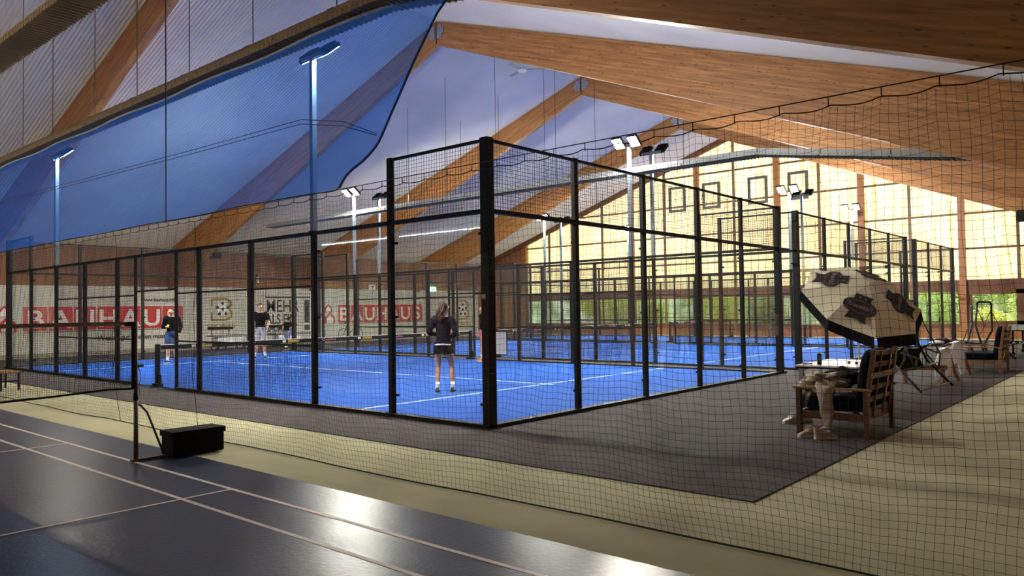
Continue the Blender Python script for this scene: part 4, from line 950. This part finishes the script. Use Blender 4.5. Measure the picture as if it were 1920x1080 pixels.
def person(label, loc, rz, H, J, top, bottom, shoes, hair, long_hair=False, sleeve='long', shirt_hem=.0, socks=True, headturn=0, lean=0, shortlen=.55, female=False, cap=False, skin=SKIN):
    """J: joint overrides in units of a 1.75 m body; x right, y forward, z up; loc is the point between the feet"""
    r = thing('person', label, 'person', loc, rz); k_ = H/1.75
    D = dict(pel=(0, 0, .96), wai=(0, .0, 1.10), che=(0, .0, 1.30), nek=(0, -.01, 1.47), hed=(0, .015, 1.63),
             shL=(-.175, -.01, 1.42), shR=(.175, -.01, 1.42), elL=(-.23, -.03, 1.14), elR=(.23, -.03, 1.14), wrL=(-.24, .06, .90), wrR=(.24, .06, .90),
             hiL=(-.09, 0, .92), hiR=(.09, 0, .92), knL=(-.10, .02, .50), knR=(.10, .02, .50), anL=(-.11, -.02, .09), anR=(.11, -.02, .09))
    D.update(J); P_ = {a: tuple(c*k_ for c in b) for a, b in D.items()}
    if female: sc = .9
    else: sc = 1.0
    R_ = lambda v: v*k_*sc
    toe = {}
    ch = []
    pel, wai, che, nek = P_['pel'], P_['wai'], P_['che'], P_['nek']
    ch.append([(pel, (R_(.145), R_(.105))), (wai, (R_(.125), R_(.095))), (che, (R_(.155), R_(.108))), (lerp(che, nek, .62), (R_(.15), R_(.085))), (lerp(che, nek, .9), (R_(.085), R_(.065))), (nek, R_(.056)), (lerp(nek, P_['hed'], .6), R_(.052))])
    hands = []
    for s, sg in (('L', -1), ('R', 1)):
        sh, el, wr, hi, kn, an = (P_[q+s] for q in ('sh', 'el', 'wr', 'hi', 'kn', 'an'))
        ch.append([(lerp(che, sh, .55), R_(.07)), (sh, R_(.062)), (lerp(sh, el, .5), R_(.046)), (el, R_(.038)), (lerp(el, wr, .35), R_(.040)), (wr, R_(.025))])
        ch.append([(lerp(pel, hi, .8), R_(.08)), (hi, R_(.09)), (lerp(hi, kn, .5), R_(.080)), (kn, R_(.055)), (lerp(kn, an, .35), R_(.057)), (an, R_(.036))])
        # hand: palm and five fingers
        d = (Vector(wr)-Vector(el)).normalized(); side = Vector((0, 1, 0))-d*d.y
        side = side.normalized() if side.length > .2 else Vector((1, 0, 0)); nrm = d.cross(side)*sg
        w0 = Vector(wr); pm = w0+d*.05*k_
        hb = MB(); Rm = Matrix((side, nrm, d)).transposed(); hb.ell(pm, (.042*k_, .017*k_, .055*k_), 12, 8, Rm)
        for q, (off, ln_) in enumerate(((.030, .062), (.011, .072), (-.009, .067), (-.027, .052))):
            b0_ = pm+side*off*k_+d*.035*k_; f1 = b0_+d*ln_*.5*k_+nrm*.004; f2 = f1+d*ln_*.35*k_+nrm*.018*k_; f3 = f2+d*ln_*.1*k_+nrm*.022*k_
            hb.tube([b0_, f1, f2, f3], [.0095*k_, .009*k_, .0085*k_, .007*k_], 7)
        t0 = pm+side*.034*k_-d*.025*k_; hb.tube([t0, t0+side*.022*k_+d*.025*k_+nrm*.008, t0+side*.03*k_+d*.052*k_+nrm*.02], [.012*k_, .0105*k_, .0085*k_], 7)
        hands.append(hb)
        # foot
        fd = Vector((sg*.12, 1, 0)).normalized(); a0 = Vector(an)
        fb = MB(); fb.ell(Vector((a0.x, a0.y, .038*k_))+fd*.045*k_, (.032*k_, .095*k_, .022*k_), 14, 10, Matrix.Rotation(-sg*.12, 3, 'Z')); hands.append(fb)
    # head
    hc = Vector(P_['hed']); Rh = Matrix.Rotation(headturn, 3, 'Z'); hs = k_
    hb = MB()
    def headshape(q):
        g = 1.0
        if q.z < -.1: g *= 1-.20*(-q.z-.1)*(1 if q.y < .2 else .55)
        return g
    hb.ell(hc, (.076*hs, .098*hs, .120*hs), 28, 20, Rh, headshape)
    F_ = lambda x, y, z: hc+Rh @ Vector((x*hs, y*hs, z*hs))
    hb.ell(F_(0, .100, -.018), (.013*hs, .020*hs, .024*hs), 10, 8, Rh)       # nose
    hb.ell(F_(0, .064, -.098), (.028*hs, .024*hs, .018*hs), 12, 8, Rh)       # chin
    for s in (-1, 1): hb.ell(F_(s*.078, -.005, -.012), (.009*hs, .02*hs, .032*hs), 10, 8, Rh); hb.ell(F_(s*.032, .082, .02), (.022*hs, .014*hs, .008*hs), 8, 6, Rh)
    body = merge([skin_mesh(ch)], hands+[hb], 'body', skin, r, vox=.0065)
    EW = mat('eye_white', (.8, .8, .8), .3, noise=.02, nscale=9); 
    for s in (-1, 1):
        e = MB(); e.ell(F_(s*.03, .086, .004), (.012*hs, .008*hs, .007*hs), 10, 8, Rh); e = e.build('eye', EW, r, smooth=True)
        MB().ell(F_(s*.03, .0935, .004), (.005*hs, .003*hs, .005*hs), 8, 6, Rh).build('iris', BLK, e)
    MB().ell(F_(0, .094, -.058), (.022*hs, .007*hs, .006*hs), 10, 6, Rh).build('mouth', mat('lips', (.45, .16, .13), .5, noise=.05, nscale=9), r, smooth=True)
    # hair
    hm = MB()
    hm.ell(F_(0, -.016, .026), (.088*hs, .104*hs, .112*hs), 26, 18, Rh, lambda q: (1+.03*sin(9*q.x)+.03*sin(11*q.z)+.02*sin(13*q.y)) if (q.y < .45 or q.z > .45) and not (q.z < -.35 and q.y > -.1) else .80)
    if long_hair:
        for i in range(16):
            a = random.uniform(-1, 1); st = F_(a*.05, -.085, .03+random.uniform(-.05, .06)); pts = [st]
            for j in range(1, 8):
                t = j/7; pts.append(st+Vector((-.06*t*k_+.03*a*t+.016*sin(j*1.7+i), -.05*sin(t*2.4)*k_-.01*sin(j*1.3+i), -.30*t*k_)))
            hm.tube(pts, [.018*k_, .026*k_, .03*k_, .03*k_, .028*k_, .024*k_, .018*k_, .008*k_], 7)
        MB().tube([F_(.05*cos(t*pi/5), -.10, .035+.02*sin(t*pi/5)) for t in range(10)], .010, 6, closed=True).build('hair_tie', RED, r)
    hm.build('hair', hair, r, smooth=True)
    if cap:
        c = MB(); c.ell(F_(0, -.005, .055), (.092*hs, .108*hs, .085*hs), 20, 12, Rh, lambda q: 1 if q.z > -.1 else .9); c.ell(F_(0, .12, .045), (.06*hs, .075*hs, .010*hs), 16, 8, Rh); c.build('cap', BLK, r, smooth=True)
    # garments: same skeleton, fuller radii
    G = lambda v, e=.014: v*k_*sc+e
    hem = (pel[0], pel[1], pel[2]-.04*k_-shirt_hem)
    tc = [[(hem, (G(.152), G(.118))), (wai, (G(.135), G(.108))), (che, (G(.158), G(.112))), (lerp(che, nek, .62), (G(.152), G(.088))), (lerp(che, nek, .93), (G(.085), G(.068)))]]
    for s in 'LR':
        sh, el, wr = P_['sh'+s], P_['el'+s], P_['wr'+s]
        if sleeve == 'long': tc.append([(lerp(che, sh, .55), G(.075)), (sh, G(.066)), (lerp(sh, el, .5), G(.052)), (el, G(.044)), (lerp(el, wr, .5), G(.036)), (lerp(el, wr, .93), G(.026, .012))])
        else: tc.append([(lerp(che, sh, .55), G(.075)), (sh, G(.066)), (lerp(sh, el, .35), G(.060, .02)), (lerp(sh, el, .7), G(.056, .024))])
    merge([skin_mesh(tc, True)], None, 'top', top, r, vox=.009)
    if long_hair: MB().tube([Vector((hem[0]+.170*k_*cos(a), hem[1]+.134*k_*sin(a), hem[2]-.012*k_-.008*cos(a*2))) for a in [2*pi*q/24 for q in range(24)]], [.017]*24, 6, closed=True).build('undershirt_hem', WHITE, r, smooth=True)
    bc = [[(wai[0:2]+(wai[2]-.04*k_,), (G(.128, .006), G(.10, .006))), (pel, (G(.150, .014), G(.122, .016))), ((pel[0], pel[1], pel[2]-.07*k_), (G(.148, .012), G(.118, .014)))]]
    for s in 'LR':
        hi, kn = P_['hi'+s], P_['kn'+s]
        bc.append([(lerp(pel, hi, .7), G(.09, .016)), (hi, G(.098, .014)), (lerp(hi, kn, shortlen*.6), G(.094, .024)), (lerp(hi, kn, shortlen), G(.082, .026))])
    merge([skin_mesh(bc, True)], None, 'shorts', bottom, r, vox=.009)
    for s, sg in (('L', -1), ('R', 1)):
        an, kn = P_['an'+s], P_['kn'+s]
        if socks: MB().tube([lerp(an, kn, .30), lerp(an, kn, .12), an, (an[0], an[1]+.01, an[2]-.03*k_)], [.047*k_, .042*k_, .044*k_, .045*k_], 14).build('sock', WHITE, r, smooth=True)
        fd = Vector((sg*.12, 1, 0)).normalized(); c = Vector((an[0], an[1], 0))+fd*.055*k_; Rm = Matrix.Rotation(-sg*.12, 3, 'Z')
        ol = [(.048*sin(t)*(1+.12*cos(t))*k_, .148*cos(t)*k_) for t in [2*pi*q/20 for q in range(20)]]
        pr = MB(); fa, fb_ = Rm @ Vector((1, 0, 0)), Rm @ Vector((0, 1, 0)); pr.prism(ol, 0, .028*k_, (c, fa, fb_, (0, 0, 1)))
        sh_ = MB(); rows = []
        for zz, sc2, sy in ((.024, 1.0, 0), (.05, .98, -.004), (.072, .82, -.025), (.095, .56, -.055), (.115, .47, -.065)):
            rows.append([c+fa*(a*sc2*(1.12 if zz > .08 else 1))+fb_*(b*sc2+sy*k_)+Vector((0, 0, zz*k_-(max(0, b)*.22 if zz > .04 else 0))) for a, b in ol])
        sh_.grid(rows, closed=True); so = sh_.build('shoe', shoes, r, smooth=True, solid=.008); pr.build('shoe_sole', WHITE, so, bevel=.004)
    return r, P_
FZ = T0+.012
DJ = mat('navy_black_jacket', (.006, .008, .018), .8, spec=.12, noise=.2, nscale=12, bump=.6); SH = mat('black_shorts_fabric', (.004, .005, .010), .8, spec=.1, noise=.2, nscale=12, bump=.4)
TG = mat('teal_grey_shoe', (.06, .10, .10), .7, noise=.3, nscale=20)
face = lambda dx, dy: math.atan2(dy, dx)-pi/2
wm, _ = person('woman seen from behind, curly brown ponytail, dark jacket and black shorts, on the blue court', (2.62, 3.60, FZ), face(.80, .60), 1.74,
   dict(shL=(-.165, -.01, 1.42), shR=(.165, -.01, 1.42), elL=(-.27, -.04, 1.17), elR=(.25, -.06, 1.15), wrL=(-.12, .17, 1.10), wrR=(.14, .16, 1.06), anL=(-.12, -.04, .09), anR=(.17, .0, .09), knL=(-.11, .03, .50), knR=(.15, .04, .50), hed=(.02, .02, 1.63)),
   DJ, SH, TG, HAIRB, long_hair=True, headturn=-.55, shortlen=.40, female=True, shirt_hem=-.02)
TEE = mat('black_tee', (.004, .004, .005), .85, spec=.1, noise=.2, nscale=10, bump=.5); BLS = mat('blue_denim_shorts', (.03, .06, .16), .8, noise=.2, nscale=10, bump=.4)
p1, P1 = person('man in black sweatshirt and blue shorts holding a yellow ball beyond the net', (3.86, 17.5, FZ), face(-.70, -.71), 1.79,
   dict(elR=(.27, -.02, 1.14), wrR=(.06, .27, 1.16), elL=(-.27, -.02, 1.15), wrL=(-.26, .10, .92), anL=(-.14, 0, .09), anR=(.14, -.02, .09), hed=(.0, .03, 1.63)),
   TEE, BLS, mat('dark_shoe', (.03, .03, .035), .7, noise=.2, nscale=15), HAIRB, headturn=-.35, sleeve='long', shortlen=.75)
M1 = Matrix.Translation((3.86, 17.5, FZ)) @ Matrix.Rotation(face(-.70, -.71), 4, 'Z')
bw = M1 @ (Vector(P1['wrR'])+Vector((-.07, .06, .03)))
tag(MB().ell((0, 0, 0), (.034, .034, .034), 16, 12).build('padel_ball', mat('yellow_felt', (.75, .85, .05), .8, noise=.05, nscale=20), loc=bw, smooth=True), 'yellow ball in the hand of the man in the black sweatshirt', 'ball')
def racket(par, hand, d, label):
    pass
p2, P2 = person('tall man in black t shirt and white grey shorts standing behind the net', (6.55, 16.7, FZ), face(-.62, -.78), 1.90,
   dict(anL=(-.14, -.02, .09), anR=(.16, .03, .09), elR=(.25, -.04, 1.15), wrR=(.27, .10, .92), elL=(-.25, -.02, 1.15), wrL=(-.22, .14, .95)),
   TEE, mat('white_grey_shorts', (.62, .62, .64), .8, c2=(.2, .2, .22), nscale=6), mat('black_shoe', (.015, .015, .018), .7, noise=.2, nscale=15), HAIRB, sleeve='short', shortlen=.85)
p3, _ = person('child in black t shirt, cap and blue shorts walking behind the far glass wall', (10.9, 21.9, T0), face(.75, .2), 1.42,
   dict(che=(0, .06, 1.28), nek=(0, .13, 1.44), hed=(0, .17, 1.59), shL=(-.165, .09, 1.40), shR=(.165, .09, 1.40), elL=(-.2, -.06, 1.18), wrL=(-.2, -.14, .95), elR=(.2, .12, 1.12), wrR=(.18, .25, .95), knL=(-.09, .16, .52), anL=(-.09, .10, .12), knR=(.09, -.04, .50), anR=(.09, -.2, .12)),
   TEE, mat('blue_white_shorts', (.03, .08, .38), .8, c2=(.5, .5, .55), nscale=4), TEE, HAIRB, sleeve='short', shortlen=.8, cap=True)
p4, _ = person('player in black top and pink shorts mostly hidden behind the thick corner post', (9.43, 8.93, FZ), face(-.85, .5), 1.70,
   dict(anL=(-.15, 0, .09), anR=(.14, 0, .09), knL=(-.13, .05, .5)), TEE, mat('pink_shorts', (.6, .12, .25), .8, noise=.1, nscale=8), mat('orange_shoe', (.75, .18, .04), .7, noise=.2, nscale=15), HAIRB, female=True, sleeve='long', shortlen=.4)
# rackets carried by the two men, hanging from the hand
def racket_at(p, P_, loc, rz, H, hand, label):
    Mw = Matrix.Translation(loc) @ Matrix.Rotation(rz, 4, 'Z'); h = Mw @ (Vector(P_['wr'+hand])+Vector((0, .04, -.08)))
    r = thing('padel_racket', label, 'racket', h)
    MB().tube([(0, 0, .05), (0, 0, -.12)], .016, 8).build('grip', BLK, r)
    MB().lathe([(.001, -.019), (.12, -.017), (.13, 0), (.12, .017), (.001, .019)], 22, (0, 0, -.27), Matrix.Rotation(pi/2, 3, 'X') @ Matrix.Diagonal((1, 1.1, 1))).build('racket_face', BLK, r, smooth=True)
racket_at(p2, P2, (6.55, 16.7, FZ), face(-.62, -.78), 1.9, 'R', 'black padel racket in the hand of the tall man behind the net')
